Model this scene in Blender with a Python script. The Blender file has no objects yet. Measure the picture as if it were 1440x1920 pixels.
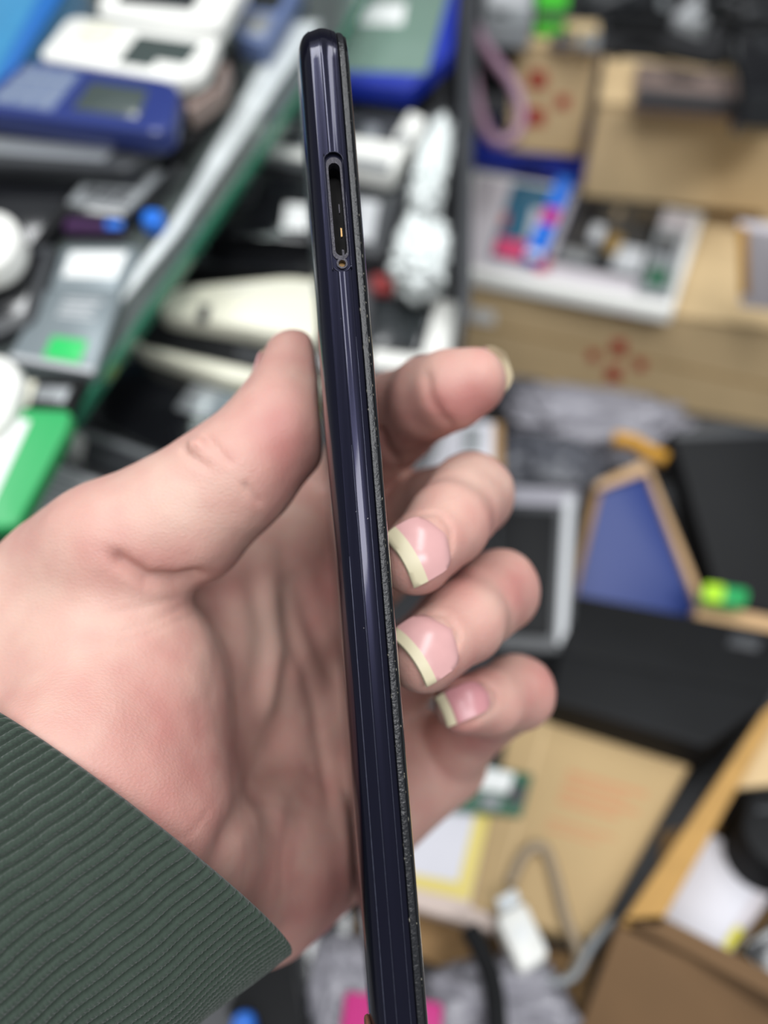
import bpy, bmesh, math, random
import numpy as np
from mathutils import Vector, Matrix
from mathutils.bvhtree import BVHTree
random.seed(7)
sc = bpy.context.scene
COL = sc.collection

# ------------------------------------------------------------------ camera
F = 1387.0                                    # focal length in pixels of the 1440x1920 frame
PITCH = math.radians(45)
CAM = Vector((0, 0, 1.3))
cam_d = bpy.data.cameras.new('camera')
cam_d.sensor_fit = 'VERTICAL'; cam_d.sensor_height = 36.0; cam_d.lens = F / 1920 * 36
cam_d.clip_start = 0.01; cam_d.clip_end = 30
cam_d.dof.use_dof = True; cam_d.dof.focus_distance = 0.121; cam_d.dof.aperture_fstop = cam_d.lens / 4.2
cam_o = bpy.data.objects.new('camera', cam_d); COL.objects.link(cam_o)
cam_o.location = CAM; cam_o.rotation_euler = (PITCH, 0, 0)
sc.camera = cam_o

PHONE_TZ = 0.08
# ------------------------------------------------------------------ world, lights, exposure
w = bpy.data.worlds.new('world'); sc.world = w; w.use_nodes = True
w.node_tree.nodes['Background'].inputs[0].default_value = (0.90, 0.95, 1.0, 1)
w.node_tree.nodes['Background'].inputs[1].default_value = 0.42

def area(name, loc, target, sx, sy, power, col=(1, 1, 1)):
    d = bpy.data.lights.new(name, 'AREA'); d.shape = 'RECTANGLE'; d.size = sx; d.size_y = sy
    d.energy = power; d.color = col
    o = bpy.data.objects.new(name, d); COL.objects.link(o); o.location = loc
    o.rotation_euler = (Vector(target) - Vector(loc)).to_track_quat('-Z', 'Y').to_euler()
    return o
area('ceiling_or_fill_light', (-0.45, 0.10, 2.75), (-0.1, 0.2, 1.0), 1.5, 0.30, 25, (0.97, 0.99, 1.0))
area('ceiling_or_fill_light', (0.55, 0.25, 2.75), (0.2, 0.3, 1.0), 1.5, 0.30, 19, (0.97, 0.99, 1.0))
area('ceiling_or_fill_light', (0.25, -0.85, 2.5), (0.0, 0.2, 1.1), 1.2, 0.30, 21, (0.98, 0.98, 1.0))  # fill light added behind the camera to brighten the palm
sc.view_settings.view_transform = 'Standard'; sc.view_settings.look = 'None'
sc.view_settings.gamma = 1.0; sc.view_settings.use_curve_mapping = False
sc.view_settings.exposure = -0.35
sc.cycles.max_bounces = 8

# ------------------------------------------------------------------ coordinate helpers
# camera frame in millimetres: x right, y up, z = depth away from the lens
RX = np.array([1.0, 0, 0]); RY = np.array([0, math.sin(PITCH), math.cos(PITCH)]); RZ = np.array([0, math.cos(PITCH), -math.sin(PITCH)])
CAMN = np.array(CAM)
def Wc(p):
    p = np.asarray(p, float)
    return CAMN + (p[..., 0:1] * RX + p[..., 1:2] * RY + p[..., 2:3] * RZ) / 1000.0
def C(px, py, z): return np.array([(px - 720) * z / F, (960 - py) * z / F, z], float)
UP = np.array([0, math.cos(PITCH), -math.sin(PITCH)])           # world up in the camera frame
class Plane:
    def __init__(s, n, p): s.n = np.asarray(n, float) / np.linalg.norm(n); s.c = float(s.n @ np.asarray(p, float))
    def hit(s, px, py):
        d = np.array([(px - 720) / F, (960 - py) / F, 1.0]); return d * (s.c / (s.n @ d))
    def up(s, mm): q = Plane(s.n, s.n); q.c = s.c + mm; return q

# ------------------------------------------------------------------ materials
def lin(c):
    c = [x / 255 for x in c]
    return tuple((x / 12.92 if x <= 0.04045 else ((x + 0.055) / 1.055) ** 2.4) for x in c) + (1.0,)
MATS = {}
def mat(name, rgb, rough=0.5, metal=0.0, noise=0.0, nscale=60, spec=0.5, coat=0.0, trans=0.0, bump=0.0, bscale=300, sheen=0.0, alpha=1.0):
    if name in MATS: return MATS[name]
    m = bpy.data.materials.new(name); m.use_nodes = True; nt = m.node_tree; b = nt.nodes['Principled BSDF']
    b.inputs['Base Color'].default_value = lin(rgb); b.inputs['Roughness'].default_value = rough
    b.inputs['Metallic'].default_value = metal; b.inputs['Specular IOR Level'].default_value = spec
    b.inputs['Coat Weight'].default_value = coat; b.inputs['Coat Roughness'].default_value = 0.08
    b.inputs['Transmission Weight'].default_value = trans; b.inputs['Sheen Weight'].default_value = sheen
    b.inputs['Alpha'].default_value = alpha
    tc = nt.nodes.new('ShaderNodeTexCoord')
    if noise:
        n = nt.nodes.new('ShaderNodeTexNoise'); n.inputs['Scale'].default_value = nscale; n.inputs['Detail'].default_value = 5
        mx = nt.nodes.new('ShaderNodeMix'); mx.data_type = 'RGBA'
        c = lin(rgb); mx.inputs['A'].default_value = tuple(x * (1 - noise) for x in c[:3]) + (1,)
        mx.inputs['B'].default_value = tuple(min(1, x * (1 + noise)) for x in c[:3]) + (1,)
        nt.links.new(tc.outputs['Object'], n.inputs['Vector']); nt.links.new(n.outputs['Fac'], mx.inputs['Factor'])
        nt.links.new(mx.outputs['Result'], b.inputs['Base Color'])
    if bump:
        n = nt.nodes.new('ShaderNodeTexNoise'); n.inputs['Scale'].default_value = bscale; n.inputs['Detail'].default_value = 4
        bp = nt.nodes.new('ShaderNodeBump'); bp.inputs['Strength'].default_value = bump; bp.inputs['Distance'].default_value = 0.001
        nt.links.new(tc.outputs['Object'], n.inputs['Vector']); nt.links.new(n.outputs['Fac'], bp.inputs['Height'])
        nt.links.new(bp.outputs['Normal'], b.inputs['Normal'])
    MATS[name] = m
    return m

# ------------------------------------------------------------------ object helpers
def tag(o, label=None, cat=None, group=None, kind=None):
    if label: o['label'] = label
    if cat: o['category'] = cat
    if group: o['group'] = group
    if kind: o['kind'] = kind
    return o
def root(name, label, cat, loc_c, group=None):
    """Empty at the base of a thing; loc_c in the camera frame (mm)"""
    o = bpy.data.objects.new(name, None); COL.objects.link(o); o.empty_display_size = 0.01
    o.location = Wc(loc_c); o['org'] = 1; del o['org']
    return tag(o, label, cat, group)
def base_of(o):
    while o.parent: o = o.parent
    return np.array(o.location)
def mesh(name, verts_c, faces, m, parent=None, smooth=False, world=False):
    """verts in the camera frame (mm); origin at the root of the thing or the mesh's own centre"""
    v = np.asarray(verts_c, float); v = v if world else Wc(v)
    org = base_of(parent) if parent else np.array([*(v[:, :2].min(0) + v[:, :2].max(0)) / 2, v[:, 2].min()])
    me = bpy.data.meshes.new(name); me.from_pydata((v - org).tolist(), [], [list(map(int, f)) for f in faces])
    me.materials.append(m)
    if smooth: me.shade_smooth()
    o = bpy.data.objects.new(name, me); COL.objects.link(o)
    if parent: o.parent = parent
    else: o.location = org
    return o
def fix_normals(o):
    bm = bmesh.new(); bm.from_mesh(o.data); bmesh.ops.recalc_face_normals(bm, faces=bm.faces); bm.to_mesh(o.data); bm.free()
def auto(o, deg=40):
    o.data.shade_smooth(); o.data.set_sharp_from_angle(angle=math.radians(deg)); return o
def fillet(pts, r, seg=5):
    """round the corners of a planar polygon (3-D points)"""
    out = []; n = len(pts)
    for i in range(n):
        p0, p, p1 = pts[i - 1], pts[i], pts[(i + 1) % n]
        a, b = p0 - p, p1 - p; la, lb = np.linalg.norm(a), np.linalg.norm(b)
        t = min(r, la * 0.49, lb * 0.49); A = p + a / la * t; B = p + b / lb * t
        for k in range(seg + 1):
            s = k / seg; out.append((1 - s) ** 2 * A + 2 * s * (1 - s) * p + s * s * B)
    return np.array(out)
def slab(name, quad, plane, th, m, parent=None, rnd=1.0, bev=0.6, lift=0.0):
    """solid of thickness th (mm) under `plane` whose outline is given where sight lines meet the plane"""
    pl = plane.up(lift)
    pts = [pl.hit(*q) if len(q) == 2 else np.array(q) for q in quad]
    top = fillet(pts, rnd) if rnd > 0 else np.array(pts)
    n = len(top); cen = top.mean(0); bev = min(bev, th * 0.45)
    def ins(ring, d):
        v = ring - cen; l = np.linalg.norm(v, axis=1, keepdims=True); return cen + v * (1 - np.minimum(d / l, 0.4))
    rings = [ins(top, bev), ins(top, bev * 0.3) - pl.n * bev * 0.3, top - pl.n * bev, top - pl.n * (th - bev), ins(top, bev) - pl.n * th]
    V = np.concatenate(rings); Fc = [list(range(n)), list(range(5 * n - 1, 4 * n - 1, -1))]
    for k in range(4):
        for i in range(n):
            j = (i + 1) % n; Fc.append([k * n + i, (k + 1) * n + i, (k + 1) * n + j, k * n + j])
    o = mesh(name, V, Fc, m, parent); fix_normals(o); auto(o, 35)
    return o
def sub(q, u0, v0, u1, v1):
    q = [np.array(x, float) for x in q]
    def at(u, v): return tuple((q[0] * (1 - u) + q[1] * u) * (1 - v) + (q[3] * (1 - u) + q[2] * u) * v)
    return [at(u0, v0), at(u1, v0), at(u1, v1), at(u0, v1)]
def item(name, label, cat, quad, plane, th, m, feats=(), rnd=3, bev=0.8, lift=0.0, group=None, body='body', fq=None):
    """flat thing lying on `plane`: body plus parts laid out in the (u,v) of its own face; lift = what it lies on"""
    lift += 0.35; pl = plane.up(lift + th)
    if not feats:
        o = slab(name, quad, pl, th, m, None, rnd, bev); return tag(o, label, cat, group)
    c = np.mean([plane.up(lift).hit(*q) for q in quad], axis=0)
    r = root(name, label, cat, c, group)
    slab(body, quad, pl, th, m, r, rnd, bev)
    for f in feats:
        nm, u0, v0, u1, v1, fm, h = f[:7]; rr = f[7] if len(f) > 7 else 1.0
        p = slab(nm, sub(fq or quad, u0, v0, u1, v1), pl, h + 0.4, fm, r, rr, 0.25, h)
        if len(f) > 8: p['label'] = f[8]
    return r
def tube(name, pts, r, m, parent=None, seg=8, sub_=8, closed=False):
    pts = [np.asarray(p, float) for p in pts]; P = []
    ext = [2 * pts[0] - pts[1]] + pts + [2 * pts[-1] - pts[-2]]
    for i in range(1, len(ext) - 2):
        for k in range(sub_):
            t = k / sub_; a, b, c, d = ext[i - 1:i + 3]
            P.append(0.5 * (2 * b + (c - a) * t + (2 * a - 5 * b + 4 * c - d) * t * t + (3 * b - a - 3 * c + d) * t ** 3))
    P.append(pts[-1]); P = np.array(P); n = len(P)
    T = np.gradient(P, axis=0); T /= np.linalg.norm(T, axis=1, keepdims=True)
    up = np.array([0.3, 0.5, 0.8]); V = []
    rr = r if hasattr(r, '__len__') else [r] * n
    for i in range(n):
        s = np.cross(T[i], up); s /= np.linalg.norm(s); q = np.cross(s, T[i])
        up = q
        for k in range(seg):
            a = 2 * math.pi * k / seg; V.append(P[i] + rr[min(i, len(rr) - 1)] * (s * math.cos(a) + q * math.sin(a)))
    Fc = [[i * seg + k, i * seg + (k + 1) % seg, (i + 1) * seg + (k + 1) % seg, (i + 1) * seg + k] for i in range(n - 1) for k in range(seg)]
    Fc += [list(range(seg))[::-1], list(range((n - 1) * seg, n * seg))]
    o = mesh(name, V, Fc, m, parent, True); fix_normals(o); return o
from mathutils import noise as mnoise
def bag(name, label, c, ax, m, seed=0, amp=0.25, fr=2.2, cat='bag', group=None):
    """crumpled plastic bag: a pillow with sharp folds. ax = three half-axis vectors (mm)"""
    nu, nv = 56, 36; V = []; off = Vector((seed * 7.3, seed * 3.1, seed * 1.7))
    A = np.array(ax, float)
    for j in range(nv + 1):
        th = math.pi * j / nv
        for i in range(nu):
            ph = 2 * math.pi * i / nu
            d = np.array([math.sin(th) * math.cos(ph), math.sin(th) * math.sin(ph), math.cos(th)])
            s = np.sign(d) * np.abs(d) ** 0.7
            k = 1 - abs(mnoise.noise(Vector(d * fr) + off)) * amp * 1.6 + mnoise.noise(Vector(d * fr * 2.7) + off) * amp * 0.5 - abs(mnoise.noise(Vector(d * fr * 5) + off)) * amp * 0.35
            V.append(np.asarray(c) + (s * k) @ A)
    Fc = [[j * nu + i, j * nu + (i + 1) % nu, (j + 1) * nu + (i + 1) % nu, (j + 1) * nu + i] for j in range(nv) for i in range(nu)]
    o = mesh(name, V, Fc, m, None, True)
    bm = bmesh.new(); bm.from_mesh(o.data); bmesh.ops.remove_doubles(bm, verts=bm.verts, dist=1e-6); bmesh.ops.recalc_face_normals(bm, faces=bm.faces); bm.to_mesh(o.data); bm.free()
    return tag(o, label, cat, group)

# ------------------------------------------------------------------ stall surfaces (camera frame)
COUNTER = Plane(UP, UP * -400)
GLASS = Plane((0, .5, -.866), C(170, 200, 420))
SHELF = GLASS.up(-70)
M_FLOOR = mat('floor_tile', (120, 118, 115), 0.6, noise=0.2, nscale=6)
M_WALL = mat('dark_wall', (62, 62, 64), 0.8, noise=0.3, nscale=9)
def boxw(name, lo, hi, m, parent=None):
    x0, y0, z0 = lo; x1, y1, z1 = hi
    V = [(x0, y0, z0), (x1, y0, z0), (x1, y1, z0), (x0, y1, z0), (x0, y0, z1), (x1, y0, z1), (x1, y1, z1), (x0, y1, z1)]
    return mesh(name, V, [(3, 2, 1, 0), (4, 5, 6, 7), (0, 1, 5, 4), (1, 2, 6, 5), (2, 3, 7, 6), (3, 0, 4, 7)], m, parent, world=True)
tag(boxw('floor', (-2.5, -2, -0.05), (2.5, 2.6, 0), M_FLOOR), kind='structure')
tag(boxw('wall_back', (-2.5, 1.75, 0), (2.5, 1.85, 3.0), M_WALL), kind='structure')

# the axis frame of the held phone (length, width into the picture, thickness)
PA, PB = C(601, 40, 126.5), C(749, 1920, 112.5)
PL = (PB - PA) / np.linalg.norm(PB - PA)
PT = np.array([1.0, 0.0, PHONE_TZ]); PT -= PL * (PT @ PL); PT /= np.linalg.norm(PT)
PW = np.cross(PL, PT); PW *= np.sign(PW[2])
P0 = PA - PL * 4.5
PLEN, PWID, RC = 184.0, 72.0, 11.0
def ph(l, wd, tq): return P0 + PL * l + PW * wd + PT * tq

# ================================================================== PERSON: hand as one continuous surface
def lerp(a, b, t): return a + (b - a) * t
VOX = 0.8
LO = np.array([-128.0, -128.0, 100.0]); HI = np.array([70.0, 50.0, 246.0])
NG = np.ceil((HI - LO) / VOX).astype(int) + 1
AX = [LO[i] + VOX * np.arange(NG[i]) for i in range(3)]
BIG = 30.0
def block(lo, hi):
    i0 = np.clip(np.floor((np.array(lo) - LO) / VOX).astype(int), 0, NG - 2); i1 = np.clip(np.ceil((np.array(hi) - LO) / VOX).astype(int) + 1, i0 + 1, NG)
    sl = tuple(slice(a, b) for a, b in zip(i0, i1))
    X, Y, Z = np.meshgrid(*[AX[k][sl[k]].astype(np.float32) for k in range(3)], indexing='ij')
    return sl, X, Y, Z
def smin(a, b, k):
    h = np.maximum(k - np.abs(a - b), 0) / k; return np.minimum(a, b) - h * h * k * 0.25
class Field:
    def __init__(s): s.D = np.full(NG, BIG, np.float32)
    def put(s, sl, d, k): s.D[sl] = smin(s.D[sl], d.astype(np.float32), k)
    def cone(s, a, b, r1, r2, k=3.0):
        a, b = np.asarray(a, float), np.asarray(b, float); m = max(r1, r2) + 12
        sl, X, Y, Z = block(np.minimum(a, b) - m, np.maximum(a, b) + m)
        ba = b - a; l2 = float(ba @ ba); rr = r1 - r2; a2 = l2 - rr * rr; il2 = 1.0 / l2
        px, py, pz = X - a[0], Y - a[1], Z - a[2]
        y = px * ba[0] + py * ba[1] + pz * ba[2]; z = y - l2
        qx, qy, qz = px * l2 - ba[0] * y, py * l2 - ba[1] * y, pz * l2 - ba[2] * y
        x2 = qx * qx + qy * qy + qz * qz; y2 = y * y * l2; z2 = z * z * l2
        kk = np.sign(rr) * rr * rr * x2
        d = (np.sqrt(x2 * a2 * il2) + y * rr) * il2 - r1
        c1 = np.sign(z) * a2 * z2 > kk; c2 = np.sign(y) * a2 * y2 < kk
        d = np.where(c1, np.sqrt(x2 + z2) * il2 - r2, np.where(c2, np.sqrt(x2 + y2) * il2 - r1, d))
        s.put(sl, d, k)
    def ell(s, c, axes, k=6.0):
        """ellipsoid; axes = three orthogonal half-axis vectors"""
        A = np.asarray(axes, float); r = np.linalg.norm(A, axis=1); U = A / r[:, None]; c = np.asarray(c, float)
        e = np.sqrt((A ** 2).sum(0)) + 12
        sl, X, Y, Z = block(c - e, c + e); q = [(X - c[0]) * u[0] + (Y - c[1]) * u[1] + (Z - c[2]) * u[2] for u in U]
        k0 = np.sqrt(sum((q[i] / r[i]) ** 2 for i in range(3))); k1 = np.sqrt(sum((q[i] / r[i] ** 2) ** 2 for i in range(3))) + 1e-6
        s.put(sl, k0 * (k0 - 1.0) / k1, k)
    def chain(s, pts, k=2.5):
        for (a, ra), (b, rb) in zip(pts[:-1], pts[1:]): s.cone(a, b, ra, rb, k)
    def join(s, o, k): s.D = smin(s.D, o.D, k) if k > 0 else np.minimum(s.D, o.D)
def J(px, py, z, r): return (C(px, py, z), r)

WR = C(240, 1550, 138)                                  # wrist centre, at the cuff
AXA = np.array([-0.80, -0.52, -0.05]); AXA /= np.linalg.norm(AXA)     # forearm direction, away from the hand
E1 = np.array([0.695, -0.690, 0.205])
E2 = -WR / np.linalg.norm(WR); E2 -= E1 * (E2 @ E1); E2 /= np.linalg.norm(E2)   # towards the lens

palm = Field()
for o_, r_, t_, b_ in ((-15, 19.5, -4, 0), (15, 15, 9, 10), (0, 18.5, 3, 3)):
    palm.cone(WR + E1 * o_ + AXA * t_ - E2 * b_, WR + E1 * o_ * .95 + AXA * 70 - E2 * b_, r_, r_, 8)
MET = [((205, 1330, 161), 16, (640, 930, 221), 12), ((265, 1420, 165), 16, (715, 1050, 226), 12),
       ((300, 1480, 176), 14, (785, 1235, 224), 11.8), ((470, 1640, 192), 14, (832, 1425, 216), 10.4)]
for a, ra, b, rb in MET:
    palm.cone(C(*a), C(*b), ra, rb, 10)
    palm.cone(WR + E1 * ((a[0] - 300) * 0.08) - E2 * (3 if a[0] < 400 else 12), C(*a), 16.5 if a[0] < 400 else 14, ra, 12)
# heel of the little-finger side and the thumb's ball
palm.cone(WR + E1 * 17 - E2 * 14, C(470, 1636, 181), 14, 15.5, 14)
palm.cone(C(470, 1640, 181), C(705, 1488, 210), 15.5, 13.0, 12)
palm.cone(C(705, 1488, 210), C(832, 1425, 216), 13.0, 10.4, 10)
palm.cone(C(160, 1050, 153), C(90, 1200, 156), 11, 17, 12)
palm.cone(C(505, 1612, 176), C(628, 1538, 200), 14.5, 12.5, 16)
palm.ell(C(566, 1588, 202), [np.array([19.5, 13, 7.]) * .95, np.array([-6.8, 10.2, 0.]), np.cross([19.5, 13, 7.], [-6.8, 10.2, 0.]) / 18.5], 12)
palm.ell(C(222, 1285, 148), [np.array([18.5, 6.5, 4.]), np.array([-8.5, 24, 0.]), np.array([-3.0, -1.0, 19.0])], 7)
palm.cone(C(20, 1290, 158), C(220, 1310, 152), 18, 18.5, 12)
palm.cone(C(60, 1150, 155), C(60, 1330, 150), 14, 19, 8)

thumb = Field()
thumb.chain([J(20, 1230, 160, 16), J(185, 1038, 147, 11.8), J(445, 888, 147, 10.0), J(532, 785, 150, 8.8), J(551, 674, 155, 6.3)], 5)
thumb.cone(C(110, 1062, 152), C(200, 1040, 148), 9.5, 11.5, 5)
thumb.cone(C(250, 1020, 146), C(345, 985, 147), 12.5, 12.6, 6)
thumb.cone(C(430, 905, 147), C(522, 815, 149), 10.1, 9.2, 5)
palm.join(thumb, 5.0)

FING = {
 'index': [J(625, 925, 219, 11), J(690, 848, 205, 11.5), J(745, 783, 186, 11.3), J(805, 746, 168, 9.1), J(842, 732, 162, 8.6), J(886, 716, 160, 7.4)],
 'middle': [J(705, 1035, 222, 11.2), J(803, 952, 196, 9.8), J(882, 928, 170, 9.3), J(840, 982, 150, 8.2), J(780, 1045, 140, 7.3)],
 'ring': [J(775, 1240, 220, 10.8), J(852, 1160, 196, 9.4), J(935, 1106, 171, 8.8), J(868, 1166, 151, 8.1), J(794, 1228, 141, 7.2)],
 'little': [J(835, 1420, 213, 10.2), J(905, 1345, 196, 8.8), J(970, 1298, 177, 8.3), J(918, 1316, 166, 7.3), J(868, 1322, 158, 6.3)],
}
for nm, ch in FING.items():
    f = Field(); f.chain(ch, 2.2)
    if nm != 'index':
        f.cone(ch[2][0], lerp(ch[2][0], ch[3][0], .5), ch[2][1], ch[3][1] + .25, 2)
    palm.join(f, 4.0 if nm == 'index' else 2.0)
D = palm.D
# skin flattens where it is pressed against the phone
X, Y, Z = np.meshgrid(*[AX[k].astype(np.float32) - np.float32(P0[k]) for k in range(3)], indexing='ij')
ql = np.abs(X * PL[0] + Y * PL[1] + Z * PL[2] - PLEN / 2) - PLEN / 2
qw = np.abs(X * PW[0] + Y * PW[1] + Z * PW[2] - PWID / 2) - PWID / 2
qt = np.abs(X * PT[0] + Y * PT[1] + Z * PT[2] - 0.1) - 4.45
bx = np.maximum(np.maximum(ql, qw), qt) - 0.5
D = -smin(-D, bx, 1.5).astype(np.float32); palm.D = D

def surface_nets(D):
    s = D < 0
    cs = [(i, j, k) for i in (0, 1) for j in (0, 1) for k in (0, 1)]
    sh = [D.shape[q] - 1 for q in range(3)]
    cnt = sum(s[c[0]:c[0] + sh[0], c[1]:c[1] + sh[1], c[2]:c[2] + sh[2]].astype(np.int8) for c in cs)
    idx = np.argwhere((cnt > 0) & (cnt < 8)); ids = np.full(sh, -1, np.int32); ids[tuple(idx.T)] = np.arange(len(idx))
    acc = np.zeros((len(idx), 3)); n = np.zeros(len(idx))
    val = {c: D[idx[:, 0] + c[0], idx[:, 1] + c[1], idx[:, 2] + c[2]] for c in cs}
    for a in cs:
        for q in range(3):
            if a[q]: continue
            b = list(a); b[q] = 1; b = tuple(b); va, vb = val[a], val[b]; m = (va < 0) != (vb < 0)
            t = np.where(m, va / np.where(m, va - vb, 1), 0); p = np.array(a, float)[None] + 0 * acc; p[:, q] = t
            acc += np.where(m[:, None], p, 0); n += m
    V = LO + VOX * (idx + acc / n[:, None])
    Q = []
    for q in range(3):
        u, v = (q + 1) % 3, (q + 2) % 3
        sa = [slice(None)] * 3; sb = [slice(None)] * 3; sa[q] = slice(0, -1); sb[q] = slice(1, None)
        A, B = s[tuple(sa)], s[tuple(sb)]; e = np.argwhere(A != B)
        e = e[(e[:, u] > 0) & (e[:, v] > 0) & (e[:, u] < sh[u]) & (e[:, v] < sh[v])]
        if not len(e): continue
        f = []
        for du, dv in ((0, 0), (-1, 0), (-1, -1), (0, -1)):
            g = e.copy(); g[:, u] += du; g[:, v] += dv; f.append(ids[tuple(g.T)])
        f = np.stack(f, 1); fl = A[tuple(e.T)]; f[~fl] = f[~fl][:, ::-1]; Q.append(f)
    return V, np.concatenate(Q)
def sample(D, P):
    g = (P - LO) / VOX; i = np.clip(np.floor(g).astype(int), 0, np.array(D.shape) - 2); t = np.clip(g - i, 0, 1); o = 0
    for a in (0, 1):
        for b in (0, 1):
            for c in (0, 1):
                o = o + D[i[:, 0] + a, i[:, 1] + b, i[:, 2] + c] * (t[:, 0] if a else 1 - t[:, 0]) * (t[:, 1] if b else 1 - t[:, 1]) * (t[:, 2] if c else 1 - t[:, 2])
    return o
def grad(D, P, h=0.8):
    return np.stack([(sample(D, P + h * e) - sample(D, P - h * e)) / (2 * h) for e in np.eye(3)], 1)
HV, HQ = surface_nets(D)
for _ in range(2):
    g = grad(D, HV); HV = HV - (sample(D, HV) / np.maximum((g * g).sum(1), 0.2))[:, None] * g
# relax a little so joints flow into one another
def relax(V, Q, it):
    e = np.concatenate([Q[:, [0, 1]], Q[:, [1, 2]], Q[:, [2, 3]], Q[:, [3, 0]]]); e = np.concatenate([e, e[:, ::-1]])
    n = np.bincount(e[:, 0], minlength=len(V))[:, None]
    for _ in range(it):
        s = np.stack([np.bincount(e[:, 0], weights=V[e[:, 1], k], minlength=len(V)) for k in range(3)], 1)
        V = V * 0.5 + 0.5 * s / np.maximum(n, 1)
    return V
HV = relax(HV, HQ, 3)
HN = grad(D, HV, 1.2); HN /= np.linalg.norm(HN, axis=1, keepdims=True) + 1e-9
HPX = 720 + F * HV[:, 0] / HV[:, 2]; HPY = 960 - F * HV[:, 1] / HV[:, 2]
FACING = (-(HN * HV).sum(1) / np.linalg.norm(HV, axis=1)) > 0.05
def polydist(poly):
    best = np.full(len(HV), 1e9); par = np.zeros(len(HV)); L = 0
    seg = [math.dist(a, b) for a, b in zip(poly[:-1], poly[1:])]; tot = sum(seg)
    for (a, b), l in zip(zip(poly[:-1], poly[1:]), seg):
        dx, dy = b[0] - a[0], b[1] - a[1]
        t = np.clip(((HPX - a[0]) * dx + (HPY - a[1]) * dy) / (l * l), 0, 1)
        d = np.hypot(HPX - a[0] - t * dx, HPY - a[1] - t * dy); m = d < best
        best[m] = d[m]; par[m] = (L + t * l)[m] / tot; L += l
    return best, par
def crease(poly, depth, sig, zr, taper=True, facing=True):
    """a fold of skin pressed into (depth>0) or raised from the surface"""
    global HV
    d, par = polydist(poly); wgt = np.exp(-(d / sig) ** 2)
    if taper: wgt = wgt * np.clip(np.sin(np.pi * np.clip(par * .94 + .03, 0, 1)) * 2.2, 0, 1)
    m = (HV[:, 2] > zr[0]) & (HV[:, 2] < zr[1])
    if facing: m &= FACING
    HV = HV - HN * (wgt * m * depth)[:, None]
CREASES = [
    ([(205, 1035), (240, 1062), (275, 1084), (330, 1090), (392, 1080)], 2.0, 14, (100, 160)),
    ([(410, 1085), (418, 1160), (420, 1260), (424, 1400)], 0.4, 30, (100, 200)),
    ([(528, 1010), (540, 1090), (540, 1240), (505, 1400), (450, 1530), (385, 1645)], 1.2, 20, (100, 240)),
    ([(470, 1060), (500, 1180), (480, 1320)], 1.3, 26, (150, 230)),
    ([(548, 1180), (572, 1260), (600, 1400), (620, 1520)], 0.7, 12, (140, 230)),
    ([(555, 1060), (580, 1160), (640, 1300)], 1.0, 16, (140, 230)),
    ([(505, 1100), (525, 1220), (500, 1360)], -1.4, 20, (150, 230)),
    ([(570, 1290), (560, 1420), (500, 1560)], -1.2, 34, (140, 230)),
    ([(797, 690), (806, 742), (828, 782), (856, 808)], 0.6, 11, (130, 200)),
    ([(712, 800), (722, 840), (748, 872)], 0.8, 9, (150, 215)),
    ([(338, 838), (362, 858), (392, 878)], 0.7, 7, (120, 170)),
    ([(384, 812), (402, 835), (436, 872)], 0.6, 6, (120, 170)),
    ([(355, 838), (382, 832)], -0.9, 13, (120, 170)),
    ([(455, 905), (490, 945)], 0.5, 7, (120, 170)),
    ([(150, 1160), (260, 1140), (345, 1115)], 0.22, 5, (100, 150)),
    ([(160, 1200), (280, 1170), (360, 1130)], 0.2, 5, (100, 150)),
    ([(120, 1240), (260, 1195), (370, 1150)], 0.18, 5, (100, 150)),
    ([(330, 1570), (360, 1560), (395, 1515)], 0.2, 5, (100, 170)),
    # skin folds around the nails
    ([(735, 985), (770, 964), (822, 962), (846, 990), (846, 1030), (815, 1075), (780, 1104)], 0.45, 5, (120, 160)),
    ([(750, 1168), (795, 1148), (838, 1152), (862, 1185), (855, 1215), (820, 1260), (792, 1290)], 0.45, 5, (120, 165)),
    ([(826, 1292), (870, 1280), (908, 1276), (934, 1300), (930, 1325), (890, 1352), (858, 1360)], 0.4, 5, (130, 175)),
]
for cr in CREASES: crease(*cr)
# low veins / tendons of the inner wrist and soft unevenness of the skin
lump = np.array([mnoise.noise(Vector(v * 0.11)) for v in HV]) * 0.35 + np.array([mnoise.noise(Vector(v * 0.35)) for v in HV]) * 0.07
HV = HV + HN * lump[:, None]

# skin: a mottled living colour with redder pads, painted per vertex as pigment
def blob(px, py, rx, ry, zr=(0, 999)):
    return np.exp(-(((HPX - px) / rx) ** 2 + ((HPY - py) / ry) ** 2)) * ((HV[:, 2] > zr[0]) & (HV[:, 2] < zr[1]))
red = sum(a * blob(*b) for a, b in [
    (.55, (545, 860, 70, 130, (100, 175))), (.35, (330, 1060, 140, 50, (100, 175))), (.55, (330, 1440, 150, 130, (100, 190))), (.6, (590, 1700, 110, 120, (100, 190))),
    (.55, (820, 770, 70, 60, (100, 200))), (.75, (900, 770, 55, 45, (100, 200))), (.55, (720, 810, 50, 70, (100, 220))), (.35, (600, 1160, 60, 150, (150, 230))),
    (.5, (1010, 1290, 40, 60)), (.4, (985, 1110, 40, 60)), (.3, (910, 960, 45, 60)), (.5, (850, 1080, 60, 40)), (.5, (860, 1260, 60, 40)), (.5, (880, 1380, 70, 35)), (.5, (590, 1480, 60, 60)),
    (-.5, (330, 930, 120, 60, (100, 175))), (-.45, (80, 1180, 110, 110, (100, 175))), (-.4, (520, 1180, 40, 120, (150, 230))), (-.35, (560, 1480, 60, 110)), (-.4, (880, 900, 60, 60)),
    (-.3, (600, 960, 60, 40))])
mott = np.array([mnoise.noise(Vector(v * 0.09 + np.array([3, 9, 2]))) * .5 + mnoise.noise(Vector(v * 0.25)) * .35 for v in HV])
rr = np.clip(red * .8 + mott * .55 + .38, 0, 1)[:, None]
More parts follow.
